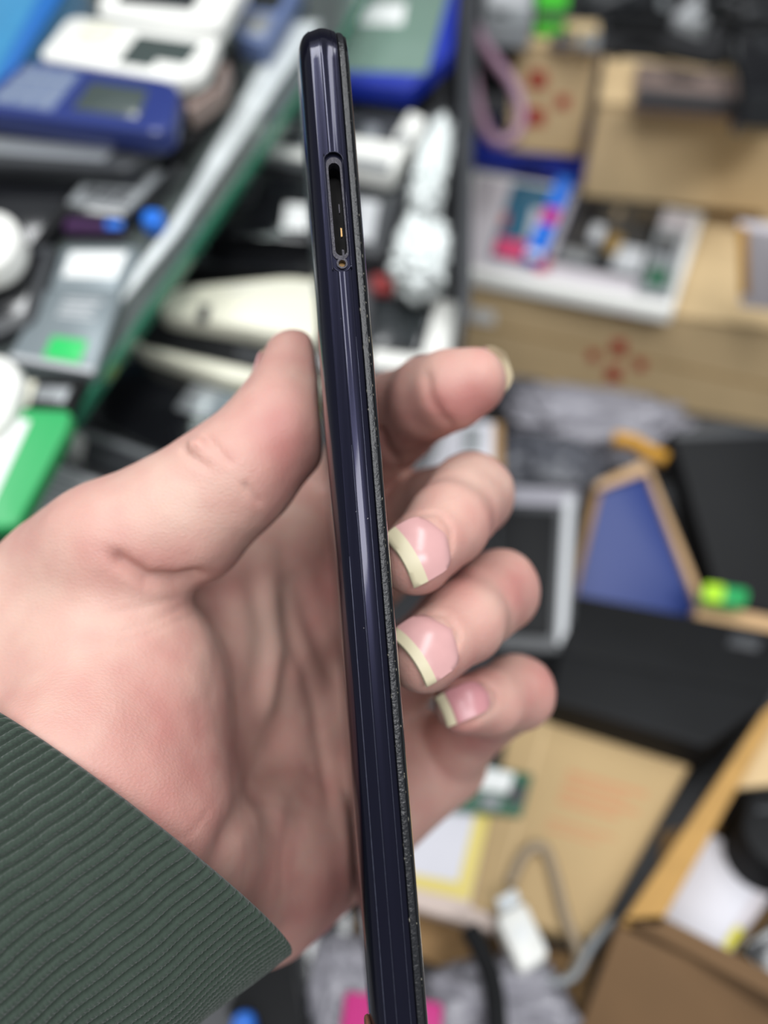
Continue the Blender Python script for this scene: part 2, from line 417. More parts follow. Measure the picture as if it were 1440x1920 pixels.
PALE, ROSY = np.array(lin((203, 168, 154))[:3]), np.array(lin((188, 128, 121))[:3])
SKINC = PALE * (1 - rr) + ROSY * rr

m = bpy.data.materials.new('skin'); m.use_nodes = True; nt = m.node_tree; b = nt.nodes['Principled BSDF']
at = nt.nodes.new('ShaderNodeVertexColor'); at.layer_name = 'pigment'; nt.links.new(at.outputs['Color'], b.inputs['Base Color'])
b.inputs['Roughness'].default_value = 0.5; b.inputs['Specular IOR Level'].default_value = 0.35
b.inputs['Subsurface Weight'].default_value = 0.35; b.inputs['Subsurface Radius'].default_value = (1.0, 0.35, 0.2); b.inputs['Subsurface Scale'].default_value = 0.0022
tc = nt.nodes.new('ShaderNodeTexCoord'); vo = nt.nodes.new('ShaderNodeTexVoronoi'); vo.inputs['Scale'].default_value = 1500; vo.distance = 'MANHATTAN'
ns = nt.nodes.new('ShaderNodeTexNoise'); ns.inputs['Scale'].default_value = 600; ns.inputs['Detail'].default_value = 3
mp = nt.nodes.new('ShaderNodeMapping'); mp.inputs['Scale'].default_value = (1, 1.6, 1); mp.inputs['Rotation'].default_value = (0.3, 0.2, 0.6)
nt.links.new(tc.outputs['Object'], mp.inputs['Vector'])
ad = nt.nodes.new('ShaderNodeMath'); ad.operation = 'ADD'
for q in (vo, ns): nt.links.new(mp.outputs['Vector'], q.inputs['Vector'])
nt.links.new(vo.outputs['Distance'], ad.inputs[0]); nt.links.new(ns.outputs['Fac'], ad.inputs[1])
bp = nt.nodes.new('ShaderNodeBump'); bp.inputs['Strength'].default_value = 0.22; bp.inputs['Distance'].default_value = 0.0002
nt.links.new(ad.outputs[0], bp.inputs['Height']); nt.links.new(bp.outputs['Normal'], b.inputs['Normal'])
M_SKIN = m

person = root('person', 'person holding a dark phone upright, bare left hand in a ribbed green sleeve', 'person', WR)
hand = mesh('hand', HV, HQ, M_SKIN, person, True)
ca = hand.data.color_attributes.new('pigment', 'FLOAT_COLOR', 'POINT')
ca.data.foreach_set('color', np.concatenate([SKINC, np.ones((len(SKINC), 1))], 1).astype(np.float32).ravel())
BVH = BVHTree.FromPolygons([Vector(v) for v in HV], [list(map(int, f)) for f in HQ])

# fingernails: thin curved plates lying on the fingertip, free edge paler
M_NAIL = mat('nail_plate', (200, 154, 152), 0.22, spec=0.5, noise=0.08, nscale=300)
M_NAILP = mat('little_nail_plate', (192, 134, 138), 0.3, spec=0.5, noise=0.08, nscale=300)
M_FREE = mat('nail_free_edge', (200, 190, 160), 0.4, spec=0.4)
def nail(cen, u, v, n, L, Wd, free, mt, label=None, over=0.06, curve=0.0):
    """cen: middle of the plate; u from free edge to cuticle, v across, n outward (all camera frame)"""
    u, v, n = [np.asarray(x, float) / np.linalg.norm(x) for x in (u, v, n)]
    NU, NV = 34, 15; AL = np.sin(np.pi / 2 * np.linspace(0, 1, 34) ** .9); P = np.zeros((NU, NV, 3)); ok = np.zeros((NU, NV), bool)
    for i in range(NU):
        a = AL[i]; s = (a - .5) * L
        wd = Wd * .5 * math.sqrt(max(0.004, 1 - max(0, (a - .45) / .55) ** 2.5)) * (1 - (max(0, .3 - a) / .3) ** 2 * over)
        for j in range(NV):
            bq = j / (NV - 1) * 2 - 1
            ss = s + (abs(bq) ** 2.2) * (1 - a) * curve - (1 - bq * bq) * (a > .5) * 0.0
            o = cen + u * ss + v * (bq * wd) + n * 14
            h = BVH.ray_cast(Vector(o), Vector(-n), 30)
            if h[0] is not None: P[i, j] = np.array(h[0]); ok[i, j] = True
    H = np.where(ok, ((P - cen) @ n), np.nan)
    row = np.nanmedian(H, axis=0); row = np.where(np.isnan(row), np.nanmin(row) - .8, row)
    jj = np.linspace(-1, 1, NV); cf = np.polyfit(jj, row, 2); arch = np.polyval(cf, jj) * .92
    colm = np.nanmax(H, axis=1); ii = np.arange(NU); good = ~np.isnan(colm) & (AL > .3) & (AL < .93)
    c2 = np.polyfit(AL[good], colm[good], 2) if good.sum() > 4 else (0, np.nanmax(H))
    lon = np.polyval(c2, AL)
    V = []
    for lay in (0.28, -0.35):
        for i in range(NU):
            a = AL[i]; s = (a - .5) * L
            wd = Wd * .5 * math.sqrt(max(0.004, 1 - max(0, (a - .45) / .55) ** 2.5)) * (1 - (max(0, .3 - a) / .3) ** 2 * over)
            for j in range(NV):
                bq = jj[j]; ss = s + (abs(bq) ** 2.2) * (1 - a) * curve
                V.append(cen + u * ss + v * (bq * wd) + n * (arch[j] - arch.max() + lon[i] + lay - .25 * max(0, (a - .8) / .2) ** 2))
    def quads(i0, i1):
        f = []
        for i in range(i0, i1):
            for j in range(NV - 1):
                f.append([i * NV + j, (i + 1) * NV + j, (i + 1) * NV + j + 1, i * NV + j + 1])
                k = NU * NV; f.append([k + i * NV + j, k + i * NV + j + 1, k + (i + 1) * NV + j + 1, k + (i + 1) * NV + j])
        k = NU * NV
        for i in range(i0, i1):
            for j in (0, NV - 1): f.append([i * NV + j, (i + 1) * NV + j, k + (i + 1) * NV + j, k + i * NV + j])
        for i in (i0, i1):
            for j in range(NV - 1): f.append([i * NV + j, i * NV + j + 1, k + i * NV + j + 1, k + i * NV + j])
        return f
    fe = int(np.searchsorted(AL, free))
    o = mesh('fingernail', V, quads(fe, NU - 1), mt, person, True); fix_normals(o); auto(o, 60)
    if label: o['label'] = label
    e = mesh('free_edge', V, quads(0, fe), M_FREE, o, True); fix_normals(e); auto(e, 60); e['label'] = 'pale free edge of the nail'
    return o
def facing_nail(tl, tr, br, bl, free, mt, over=0.06, curve=0.0):
    """place a nail whose outline is known from the lens side: find the finger below and its slope"""
    q = [np.array(x, float) for x in (tl, tr, br, bl)]; c = sum(q) / 4
    pts = []
    for a in np.linspace(.3, .9, 6):
        for bq in np.linspace(.2, .8, 6):
            p = (q[0] * (1 - a) + q[1] * a) * (1 - bq) + (q[3] * (1 - a) + q[2] * a) * bq
            d = np.array([(p[0] - 720) / F, (960 - p[1]) / F, 1.0]); d /= np.linalg.norm(d)
            h = BVH.ray_cast(Vector((0, 0, 0)), Vector(d), 400)
            if h[0] is not None: pts.append(np.array(h[0]))
    pts = np.array(pts); cen = pts.mean(0); _, _, vt = np.linalg.svd(pts - cen); n = vt[2]; n *= -np.sign(n @ cen)
    pl = Plane(n, cen); w3 = [pl.hit(*x) for x in q]
    u = (w3[1] + w3[2] - w3[0] - w3[3]) / 2; vv = (w3[3] + w3[2] - w3[0] - w3[1]) / 2
    L = np.linalg.norm(u); vv = vv - u * (vv @ u) / (u @ u)
    return nail(sum(w3) / 4, u, vv, n, L, np.linalg.norm((w3[3] - w3[0])), free, mt, None, over, curve)
facing_nail((738, 988), (828, 966), (850, 1035), (776, 1100), .22, M_NAIL, curve=0)
facing_nail((754, 1170), (836, 1152), (862, 1205), (790, 1290), .17, M_NAIL, curve=0)
facing_nail((827, 1297), (907, 1277), (934, 1318), (856, 1356), .12, M_NAILP, curve=0)
ti = FING['index'][5][0]; di = ti - FING['index'][4][0]; di /= np.linalg.norm(di)
ni = np.array([0.25, 0.38, 0.9]); ni -= di * (ni @ di); ni /= np.linalg.norm(ni)
nail(ti + di * 1.9, -di, np.cross(di, ni), ni, 12, 10.8, .25, M_NAIL, None, .5)
tt = C(551, 674, 155); dt = tt - C(532, 785, 150); dt /= np.linalg.norm(dt)
nt_ = np.array([-0.80, 0.05, 0.55]); nt_ -= dt * (nt_ @ dt); nt_ /= np.linalg.norm(nt_)
nail(tt - dt * 3.2 - nt_ * .25, -dt, np.cross(dt, nt_), nt_, 11.0, 10.0, .16, M_NAIL, None, .4)

# ------------------------------------------------------------------ ribbed knit cuff
NR, PER, ROWS, PITCHT = 128, 10, 420, 0.165
CW = WR + AXA * 0.0
th = []
for r_ in range(NR):
    a0 = 2 * math.pi * r_ / NR; mid = a0 + math.pi / NR
    k = PER if math.sin(mid) > -0.25 else 4
    th += [a0 + 2 * math.pi / NR * j / k for j in range(k)]
th = np.array(th); NT = len(th)
def cuff(t, off):
    """point of the tube; t along the forearm (mm), off added outward"""
    T, A = np.meshgrid(t, th, indexing='ij')
    R1, R2 = 39.0 + 0.03 * T + 0.0008 * T * T, 25.5 + 0.12 * T + 0.0006 * T * T
    bend = 0.0016 * T * T
    nx, ny = np.cos(A) / R1, np.sin(A) / R2; l = np.hypot(nx, ny); nx /= l; ny /= l
    wav = 0.55 * np.sin(A * 5 + T * .16) * np.clip(T / 25, 0, 1) + .8 * np.sin(A * 2.3 - T * .11 + 1) * np.clip((T - 8) / 30, 0, 1)
    return (CW + AXA * (T - 3.2 * np.sin(A))[..., None] + E1 * ((R1 * np.cos(A) + nx * (off + wav))[..., None] + bend[..., None] * .6)
            + E2 * (R2 * np.sin(A) + ny * (off + wav))[..., None])
t = np.arange(ROWS) * PITCHT
T, A = np.meshgrid(t, th, indexing='ij')
ripple = 0.10 * np.sin(T * .22 + A * 3) + .05 * np.sin(T * .6 + A * 9)
s = ((A / (2 * math.pi) * NR + ripple) % 1.0) - .5
prof = np.where(np.abs(s) < .36, np.sqrt(np.maximum(0, 1 - (s / .40) ** 2)), 0.0) * .92
prof = np.maximum(prof, 0.0)
st = np.sin(2 * math.pi * (T / .84 + np.abs(s + .02) * 1.5 + .37 * np.floor(A / (2 * math.pi) * NR + ripple))) * .085 * (np.abs(s) < .34)
st += -.10 * np.exp(-(s / .045) ** 2) * (prof > .3)
lip = np.clip(t / 1.0, 0, 1)[:, None]
off = (prof + st) * (0.45 + .55 * lip) - 0.9 * (1 - np.sqrt(np.clip(1 - (1 - lip) ** 2, 0, 1)))
outer = cuff(t, off)
tin = np.array([0.05, 0.8, 2.0, 5.0, 12.0]); inner = cuff(tin, np.full((5, NT), -1.7)) ; inner[0] = cuff(np.array([-.1]), np.full((1, NT), -1.2))[0]
G = np.concatenate([inner[::-1], outer]); nr = len(G)
ii, jj = np.meshgrid(np.arange(nr - 1), np.arange(NT), indexing='ij'); j2 = (jj + 1) % NT
Q = np.stack([ii * NT + jj, (ii + 1) * NT + jj, (ii + 1) * NT + j2, ii * NT + j2], -1).reshape(-1, 4)
M_KNIT = mat('green_knit', (53, 64, 56), 0.95, spec=0.1, noise=0.25, nscale=900, bump=0.35, bscale=2500, sheen=0.25)
slv = mesh('sleeve', G.reshape(-1, 3), Q, M_KNIT, person, True); fix_normals(slv)
slv['label'] = 'dark green ribbed knit cuff'
seam = []
for k in range(26):
    a = -.10 + .10 * math.sin(k * .6) * .2; tt_ = k * 1.1
    R1 = 39.0 + .03 * tt_; R2 = 25.5 + .05 * tt_
    seam.append(CW + AXA * tt_ + E1 * (R1 * math.cos(a) + 0.4) + E2 * (R2 * math.sin(a)))
tube('sleeve_seam', seam, 0.8, M_KNIT, person, 6, 3)

# ================================================================== PHONE held on edge
M_BODY = bpy.data.materials.new('navy_gloss'); M_BODY.use_nodes = True; nt = M_BODY.node_tree; b = nt.nodes['Principled BSDF']
b.inputs['Base Color'].default_value = lin((18, 18, 40)); b.inputs['Metallic'].default_value = 0.75; b.inputs['Roughness'].default_value = 0.26
b.inputs['Coat Weight'].default_value = 0.4; b.inputs['Coat Roughness'].default_value = 0.06
tc = nt.nodes.new('ShaderNodeTexCoord'); sp = nt.nodes.new('ShaderNodeTexNoise'); sp.inputs['Scale'].default_value = 900; sp.inputs['Detail'].default_value = 2
rp = nt.nodes.new('ShaderNodeValToRGB'); rp.color_ramp.elements[0].position = .77; rp.color_ramp.elements[0].color = (0, 0, 0, 1); rp.color_ramp.elements[1].position = .81
mx = nt.nodes.new('ShaderNodeMix'); mx.data_type = 'RGBA'; mx.inputs['A'].default_value = lin((18, 18, 40)); mx.inputs['B'].default_value = lin((190, 188, 190))
nt.links.new(tc.outputs['Object'], sp.inputs['Vector']); nt.links.new(sp.outputs['Fac'], rp.inputs['Fac']); nt.links.new(rp.outputs['Color'], mx.inputs['Factor']); nt.links.new(mx.outputs['Result'], b.inputs['Base Color'])
mpp = nt.nodes.new('ShaderNodeMapping'); mpp.inputs['Scale'].default_value = (1400, 60, 60)
n2 = nt.nodes.new('ShaderNodeTexNoise'); n2.inputs['Scale'].default_value = 1.0; n2.inputs['Detail'].default_value = 3
bp = nt.nodes.new('ShaderNodeBump'); bp.inputs['Strength'].default_value = 0.12; bp.inputs['Distance'].default_value = 0.0001
nt.links.new(tc.outputs['Object'], mpp.inputs['Vector']); nt.links.new(mpp.outputs['Vector'], n2.inputs['Vector']); nt.links.new(n2.outputs['Fac'], bp.inputs['Height']); nt.links.new(bp.outputs['Normal'], b.inputs['Normal'])
M_BEZ = mat('black_plastic', (24, 25, 28), 0.32, noise=0.4, nscale=1500, bump=0.25, bscale=1800)
M_GLASS_BLK = mat('black_glass', (8, 9, 11), 0.05, coat=1.0)
M_CHIP = mat('chipped_edge', (132, 128, 116), 0.6)
M_STEEL = mat('worn_steel', (84, 82, 88), 0.42, metal=0.8, noise=0.4, nscale=2500, bump=0.5, bscale=3000)
M_HOLE = mat('dark_cavity', (14, 12, 12), 0.8)
M_GOLD = mat('brass_contact', (150, 120, 80), 0.35, metal=0.9)
M_COPPER = mat('copper_ring', (190, 140, 120), 0.3, metal=0.8)

def outline(inset, nseg=10):
    r = RC - inset; pts = []
    for cl, cw, a0 in ((RC, RC, 180), (PLEN - RC, RC, 270), (PLEN - RC, PWID - RC, 0), (RC, PWID - RC, 90)):
        for k in range(nseg + 1):
            a = math.radians(a0 + 90 * k / nseg); pts.append((cl + r * math.cos(a), cw + r * math.sin(a)))
    return pts
def sweep(name, prof, m, parent, cap0=True, cap1=True):
    V = []; n = len(outline(0))
    for wd, tq in prof: V += [ph(l, w_, tq) for l, w_ in outline(wd)]
    Fc = [[k * n + i, k * n + (i + 1) % n, (k + 1) * n + (i + 1) % n, (k + 1) * n + i] for k in range(len(prof) - 1) for i in range(n)]
    if cap0: Fc.append(list(range(n))[::-1])
    if cap1: Fc.append(list(range((len(prof) - 1) * n, len(prof) * n)))
    o = mesh(name, V, Fc, m, parent); fix_normals(o); return o
phone = root('smartphone', 'glossy navy blue smartphone held on edge with an empty card tray slot', 'phone', ph(PLEN, 30, 0))
def arc(p0, p1, p2, n):
    return [tuple((1 - t) ** 2 * np.array(p0) + 2 * t * (1 - t) * np.array(p1) + t * t * np.array(p2)) for t in np.linspace(0, 1, n)]
prof = [(10.0, -4.35), (8.0, -4.35)] + arc((6.0, -4.33), (1.6, -4.25), (0.62, -2.2), 12) + [(0.50, -2.18), (0.47, -2.10), (0.49, -2.02), (0.56, -1.98)] + arc((0.5, -1.75), (0.18, -0.75), (0.10, -0.45), 5) + [(0.02, -0.42), (0.0, -0.36), (0.02, -0.30), (0.085, -0.27)] + arc((0.06, -0.2), (0.0, 0.2), (0.04, 0.75), 5) + arc((0.1, 1.0), (0.18, 1.4), (0.28, 1.7), 4) + [(0.20, 1.72), (0.18, 1.78), (0.21, 1.84), (0.31, 1.86)] + arc((0.34, 1.95), (0.42, 2.25), (0.55, 2.55), 4) + [(0.75, 2.72), (1.25, 2.76), (4.0, 2.76)]
body = sweep('body', prof, M_BODY, phone); auto(body, 24)
bez = sweep('screen_bezel', [(4.0, 2.80), (0.95, 2.80), (0.78, 2.92), (0.74, 3.3), (0.86, 3.75), (1.1, 3.98), (4.0, 3.98)], M_BEZ, phone); auto(bez, 30)
scr = sweep('screen', [(4.2, 4.0), (1.35, 4.0), (1.25, 4.1), (1.4, 4.4), (1.8, 4.52), (2.6, 4.55), (9, 4.55)], M_GLASS_BLK, phone); auto(scr, 30)

# card tray slot cut into the side
def px_on_side(px, py):
    pl = Plane(PW, ph(60, 0.05, 0)); q = pl.hit(px, py) - P0; return q @ PL, q @ PT
(l0, t0), (l1, t1) = px_on_side(622, 284), px_on_side(644, 509)
def pill(la, lb, tc_, r, seg=12, sk=0.0):
    pts = []
    for k in range(seg + 1):
        a = math.pi * k / seg; pts.append((la + r - r * math.sin(a), tc_ + r * math.cos(a)))
    for k in range(seg + 1):
        a = math.pi * k / seg; pts.append((lb - r + r * math.sin(a), tc_ - r * math.cos(a) + sk))
    return pts
def prism(name, pts, w0, w1, m, parent):
    n = len(pts); V = [ph(l, w0, q) for l, q in pts] + [ph(l, w1, q) for l, q in pts]
    Fc = [list(range(n)), list(range(2 * n - 1, n - 1, -1))] + [[i, n + i, n + (i + 1) % n, (i + 1) % n] for i in range(n)]
    o = mesh(name, V, Fc, m, parent); fix_normals(o); return o
def cut(target, cutters):
    for c in cutters:
        md = target.modifiers.new('b', 'BOOLEAN'); md.operation = 'DIFFERENCE'; md.object = c; md.solver = 'EXACT'
    dg = bpy.context.evaluated_depsgraph_get(); me = bpy.data.meshes.new_from_object(target.evaluated_get(dg), depsgraph=dg)
    target.modifiers.clear(); target.data = me
    for c in cutters: bpy.data.objects.remove(c)
tm = (t0 + t1) / 2; RS = 1.62
big = pill(l0, l1, tm, RS); hole = pill(l0 + 1.6, l1 - 2.9, tm - .02, 1.15); pin = pill(l1 - 2.35, l1 - 0.85, tm + .1, .75)
cut(body, [prism('cut', big, -2, 0.75, M_BODY, phone), prism('cut', hole, -2, 7, M_BODY, phone), prism('cut', pin, -2, 4, M_BODY, phone)])
auto(body, 24)
def ring(name, outer, inner, w0, w1, m, parent):
    n = len(outer); V = [ph(l, w_, q) for w_ in (w0, w1) for P_ in (outer, inner) for l, q in P_]
    Fc = []
    for i in range(n):
        j = (i + 1) % n
        Fc += [[i, j, n + j, n + i], [2 * n + i, 3 * n + i, 3 * n + j, 2 * n + j], [i, 2 * n + i, 2 * n + j, j], [n + i, n + j, 3 * n + j, 3 * n + i]]
    o = mesh(name, V, Fc, m, parent); fix_normals(o); return o
slot = ring('tray_slot', pill(l0 + .75, l1 - 2.2, tm, RS - .28), pill(l0 + 1.75, l1 - 2.95, tm + .0, 0.98, sk=.15), 0.5, 2.2, M_STEEL, phone)
slot['label'] = 'scuffed grey metal lining of the empty tray slot'
prism('cavity', pill(l0 + 1.5, l1 - 2.8, tm, 1.3), 5.5, 6.5, M_HOLE, slot)
for k, (a, c_) in enumerate(((.42, .45), (.62, .55), (.8, .62))):
    la = l0 + (l1 - l0) * a
    prism('contact', [(la, tm + .28), (la + 1.6, tm + .28), (la + 1.5, tm + c_), (la + .1, tm + c_)], 0.9, 1.6, M_GOLD if k == 1 else M_STEEL, slot)
pr = ring('pin_hole', pill(l1 - 2.5, l1 - .65, tm + .1, .92), pill(l1 - 2.15, l1 - .95, tm + .1, .6), 0.35, 1.3, M_STEEL, slot)
prism('pin_hole_base', pill(l1 - 2.3, l1 - .85, tm + .1, .7), 1.6, 2.0, M_GOLD, pr) if False else prism('pin_hole_base', pill(l1 - 2.3, l1 - .85, tm + .1, .7), 1.6, 2.0, M_GOLD, slot)
rim = [ph(l, 0.10, q) for l, q in big] + [ph(big[0][0], 0.10, big[0][1])]
tube('slot_rim', rim, 0.09, M_BODY, slot, 6, 2)
# chipped paint along the screen edge
bmv, bmf = [], []
rc_ = random.Random(3)
for k in range(70):
    l = rc_.uniform(55, 165) if k > 14 else rc_.uniform(10, 60); q = rc_.choice((2.86, 3.9, 3.93, 3.96, 4.0)); a = rc_.uniform(.1, .55) ** 1.3; h = rc_.uniform(.03, .08); w0 = 0.70 if q < 3 else 1.0
    i = len(bmv)
    for dl, dq, dw in ((-a, 0, .05), (0, h, 0), (a, 0, .05), (0, -h, 0), (0, 0, -.07)): bmv.append(ph(l + dl, w0 + dw, q + dq))
    bmf += [[i, i + 1, i + 4], [i + 1, i + 2, i + 4], [i + 2, i + 3, i + 4], [i + 3, i, i + 4]]
ch = mesh('paint_chips', bmv, bmf, M_CHIP, phone); ch['kind'] = 'stuff'
# ring of a camera or sensor on the back, just showing at the lower left
cc = ph(173.5, 5.0, -4.2)
tor = [cc + PL * 4.2 * math.cos(a) + PW * 4.2 * math.sin(a) - PT * .5 for a in np.linspace(0, 2 * math.pi, 25)]
lens = tube('lens_ring', tor, .55, M_COPPER, phone, 8, 3)

# ================================================================== THE STALL BEHIND
M = {}
def mk(k, *a, **kw): M[k] = mat(k, *a, **kw)
mk('black_gloss', (20, 21, 24), 0.16, coat=.5); mk('black_matt', (14, 15, 17), 0.65, spec=.25, noise=.3, nscale=40); mk('charcoal', (52, 54, 57), 0.45, noise=.2, nscale=40)
mk('white_plastic', (232, 232, 226), 0.35); mk('cream_plastic', (222, 220, 200), 0.4); mk('silver', (168, 172, 174), 0.32, metal=.55); mk('grey_plastic', (130, 134, 136), 0.45)
mk('light_grey', (186, 188, 190), 0.5); mk('navy_plastic', (40, 54, 116), 0.35, coat=.3); mk('screen_grey', (72, 82, 80), 0.18, coat=.6); mk('dark_screen', (36, 40, 42), 0.15, coat=.8)
mk('blue_grey', (92, 108, 146), 0.4); mk('blue_cloth', (24, 122, 168), 0.7, noise=.25, nscale=120, bump=.6, bscale=500, sheen=.3); mk('blue_trim', (10, 96, 170), 0.5, noise=.3, nscale=400, bump=.6, bscale=900)
mk('label_white', (228, 230, 228), 0.6); mk('green_sticker', (40, 190, 96), 0.4); mk('green_plastic', (38, 160, 88), 0.4); mk('bright_green', (70, 190, 50), 0.5)
mk('battery_grey', (128, 138, 142), 0.4, metal=.3); mk('bright_blue', (24, 110, 214), 0.4); mk('deep_blue', (22, 44, 150), 0.4); mk('purple', (60, 30, 70), 0.4)
mk('yellow', (214, 206, 40), 0.5); mk('red', (150, 50, 50), 0.6); mk('mauve', (150, 118, 136), 0.5); mk('orange', (196, 142, 40), 0.5)
mk('kraft', (200, 174, 132), 0.85, noise=.12, nscale=25, bump=.15, bscale=200); mk('kraft_dark', (150, 118, 78), 0.85, noise=.15, nscale=25); mk('kraft_paper', (178, 152, 110), 0.8, noise=.1, nscale=18, bump=.3, bscale=40)
mk('kraft_shaded', (104, 78, 50), 0.85, noise=.2, nscale=25); mk('kraft_edge', (178, 138, 78), 0.85, noise=.2, nscale=60); mk('red_print', (178, 60, 46), 0.8); mk('orange_print', (186, 136, 98), 0.8); mk('brown_tape', (150, 116, 66), 0.35)
mk('bag_grey', (150, 148, 156), 0.3, trans=.15, noise=.2, nscale=30); mk('bag_clear', (244, 250, 248), 0.16, trans=.15); mk('bag_dark', (84, 86, 94), 0.25, trans=.2, noise=.3, nscale=30)
mk('card_white', (208, 207, 214), 0.6); mk('paper_grey', (192, 186, 190), 0.7); mk('board_blue', (30, 52, 116), 0.5, noise=.1, nscale=12); mk('pcb_green', (50, 96, 74), 0.45, noise=.4, nscale=200); mk('pcb_dark', (40, 42, 44), 0.4, noise=.5, nscale=160)
mk('pink_board', (204, 186, 176), 0.6); mk('yellow_tape', (214, 196, 108), 0.5); mk('magenta', (190, 30, 120), 0.5); mk('teal', (44, 96, 120), 0.5); mk('pink', (206, 70, 110), 0.5); mk('gold', (180, 150, 90), 0.35, metal=.6)
mk('chrome', (220, 220, 222), 0.12, metal=1.0); mk('counter_grey', (70, 71, 74), 0.55, noise=.25, nscale=20); mk('copper_grey', (160, 140, 132), 0.35, metal=.5)
mk('glass_top', (214, 226, 222), 0.06, trans=.92); mk('glass_edge', (50, 118, 92), 0.12, trans=.3); mk('rubber_keys', (120, 132, 150), 0.5); mk('glare', (214, 220, 220), 0.2, trans=.1, noise=.3, nscale=80, bump=1.0, bscale=160)
M_GLS = M['glass_top']

# --- counters
c = tag(boxw('counter', (-0.9, 0.02, 0.84), (1.1, 1.30, 0.90), M['counter_grey']), 'dark grey counter under the cartons and plastic bags', 'counter')
boxw('leg', (-0.85, 0.06, 0), (-0.79, 0.12, 0.84), M['charcoal'], c, ) if False else None
for x, y in ((-.85, .08), (1.0, .08), (-.85, 1.2), (1.0, 1.2)):
    boxw('leg', (x, y, 0), (x + .06, y + .06, .84), M['charcoal'], c)
# --- sloping display case: clear upper shelf with a green edge, lower shelf, frame
gq = [(-420, -260), (655, 40), (118, 800), (-160, 1190), (-1200, 1190)]
cs = root('display_case', 'sloping glass display case crowded with phones and batteries on the left', 'display case', SHELF.hit(400, 700) - GLASS.n * 20)
gl = slab('glass_shelf', [(-300, -120), (742, -120), (640, 60), (118, 800), (-160, 1190), (-700, 1190)], GLASS, 5, M_GLS, cs, 0, .3)
sg = [GLASS.hit(735, -100), GLASS.hit(640, 60), GLASS.hit(118, 800), GLASS.hit(-160, 1190)]
eo = GLASS.n * -2.5
for a, b2 in zip(sg[:-1], sg[1:]):
    dd = b2 - a; sd = np.cross(dd, GLASS.n); sd /= np.linalg.norm(sd); sd *= np.sign(sd[0])
    V = [p + sd * q_ + GLASS.n * h for p in (a, b2) for q_, h in ((-.2, .3), (2.8, .3), (2.8, -5.3), (-.2, -5.3))]
    o = mesh('glass_edge', V, [(0, 1, 2, 3), (7, 6, 5, 4), (0, 4, 5, 1), (1, 5, 6, 2), (2, 6, 7, 3), (3, 7, 4, 0)], M['glass_edge'], cs); fix_normals(o); o['label'] = 'green polished edge of the glass shelf'
slab('lower_shelf', [(-300, -120), (905, -120), (868, 700), (700, 1150), (-400, 1150)], SHELF, 6, M['counter_grey'], cs, 0, .3)
slab('front_frame', [(700, 655), (845, 668), (838, 700), (694, 684)], SHELF.up(6), 6, M['white_plastic'], cs, .5)
slab('side_frame', [(818, 560), (858, 566), (846, 672), (792, 664)], SHELF.up(8), 8, M['white_plastic'], cs, .5)
slab('rail', [(318, 438), (585, 452), (585, 476), (314, 462)], SHELF.up(8), 8, M['silver'], cs, .5)
slab('back_panel', [(862, -150), (888, -150), (884, 560), (862, 640)], SHELF.up(30), 36, M['charcoal'], cs, .5)

G = GLASS; S = SHELF
def keys(u0, v0, u1, v1, nu, nv, m, h=.5):
    du, dv = (u1 - u0) / nu, (v1 - v0) / nv
    return [('key', u0 + i * du + du * .1, v0 + j * dv + dv * .12, u0 + (i + 1) * du - du * .1, v0 + (j + 1) * dv - dv * .12, m, h, .8) for i in range(nu) for j in range(nv)]
def lines(u0, v0, u1, v1, n, m):
    return [('printed_line', u0, v0 + (v1 - v0) * i / n, u0 + (u1 - u0) * (1 - .25 * ((i * 37) % 5) / 5), v0 + (v1 - v0) * (i + .45) / n, m, .02, 0) for i in range(n)]
# --- on the glass, from the top
item('fabric_pouch', 'bright blue fabric pouch with a darker trim at top left corner', 'pouch', [(-120, -60), (150, -60), (0, 175), (-140, 175)], G, 26, M['blue_cloth'],
     [('trim', .82, 0, 1, 1, M['blue_trim'], .8, 1)], rnd=4, bev=3)
item('phone_housing', 'white phone housing with black window, partly out of the top edge', 'phone part', [(205, -60), (470, -50), (410, 52), (330, 45), (180, 22)], G, 11, M['white_plastic'],
     [('window', .12, .1, .72, .74, M['dark_screen'], .25)], fq=[(215, -55), (470, -50), (410, 52), (180, 22)], rnd=6, bev=2, lift=22)
item('phone_housing', 'white phone housing with a beige round button and a stepped dark window', 'phone part', [(130, 28), (415, 66), (382, 140), (330, 152), (68, 106)], G, 9, M['white_plastic'],
     [('round_button', .14, .1, .36, .55, M['cream_plastic'], 1.0, 6), ('window', .50, .22, .92, .68, M['screen_grey'], .2), ('window_step', .5, .66, .73, .86, M['screen_grey'], .2)], fq=[(130, 28), (415, 66), (350, 150), (68, 106)], rnd=7, bev=2, lift=24)
item('keypad_phone', 'navy blue keypad phone with grey screen lying on a stack of old phones', 'phone', [(45, 108), (340, 152), (322, 252), (-70, 200)], G, 13, M['navy_plastic'],
     [('screen', .48, .24, .82, .78, M['screen_grey'], .25, 1.5), ('keypad_plate', .06, .1, .40, .86, M['blue_grey'], .3, 2)] + keys(.08, .14, .38, .82, 3, 3, M['rubber_keys'], .7), rnd=11, bev=3, lift=22)
item('flip_phone', 'silver and black phone directly under the navy keypad phone', 'phone', [(-80, 205), (312, 262), (240, 318), (-100, 300)], G, 10, M['charcoal'],
     [('trim_strip', .02, .45, .82, .78, M['silver'], .5), ('screen', .2, .1, .7, .36, M['dark_screen'], .2)], rnd=5, bev=2, lift=11)
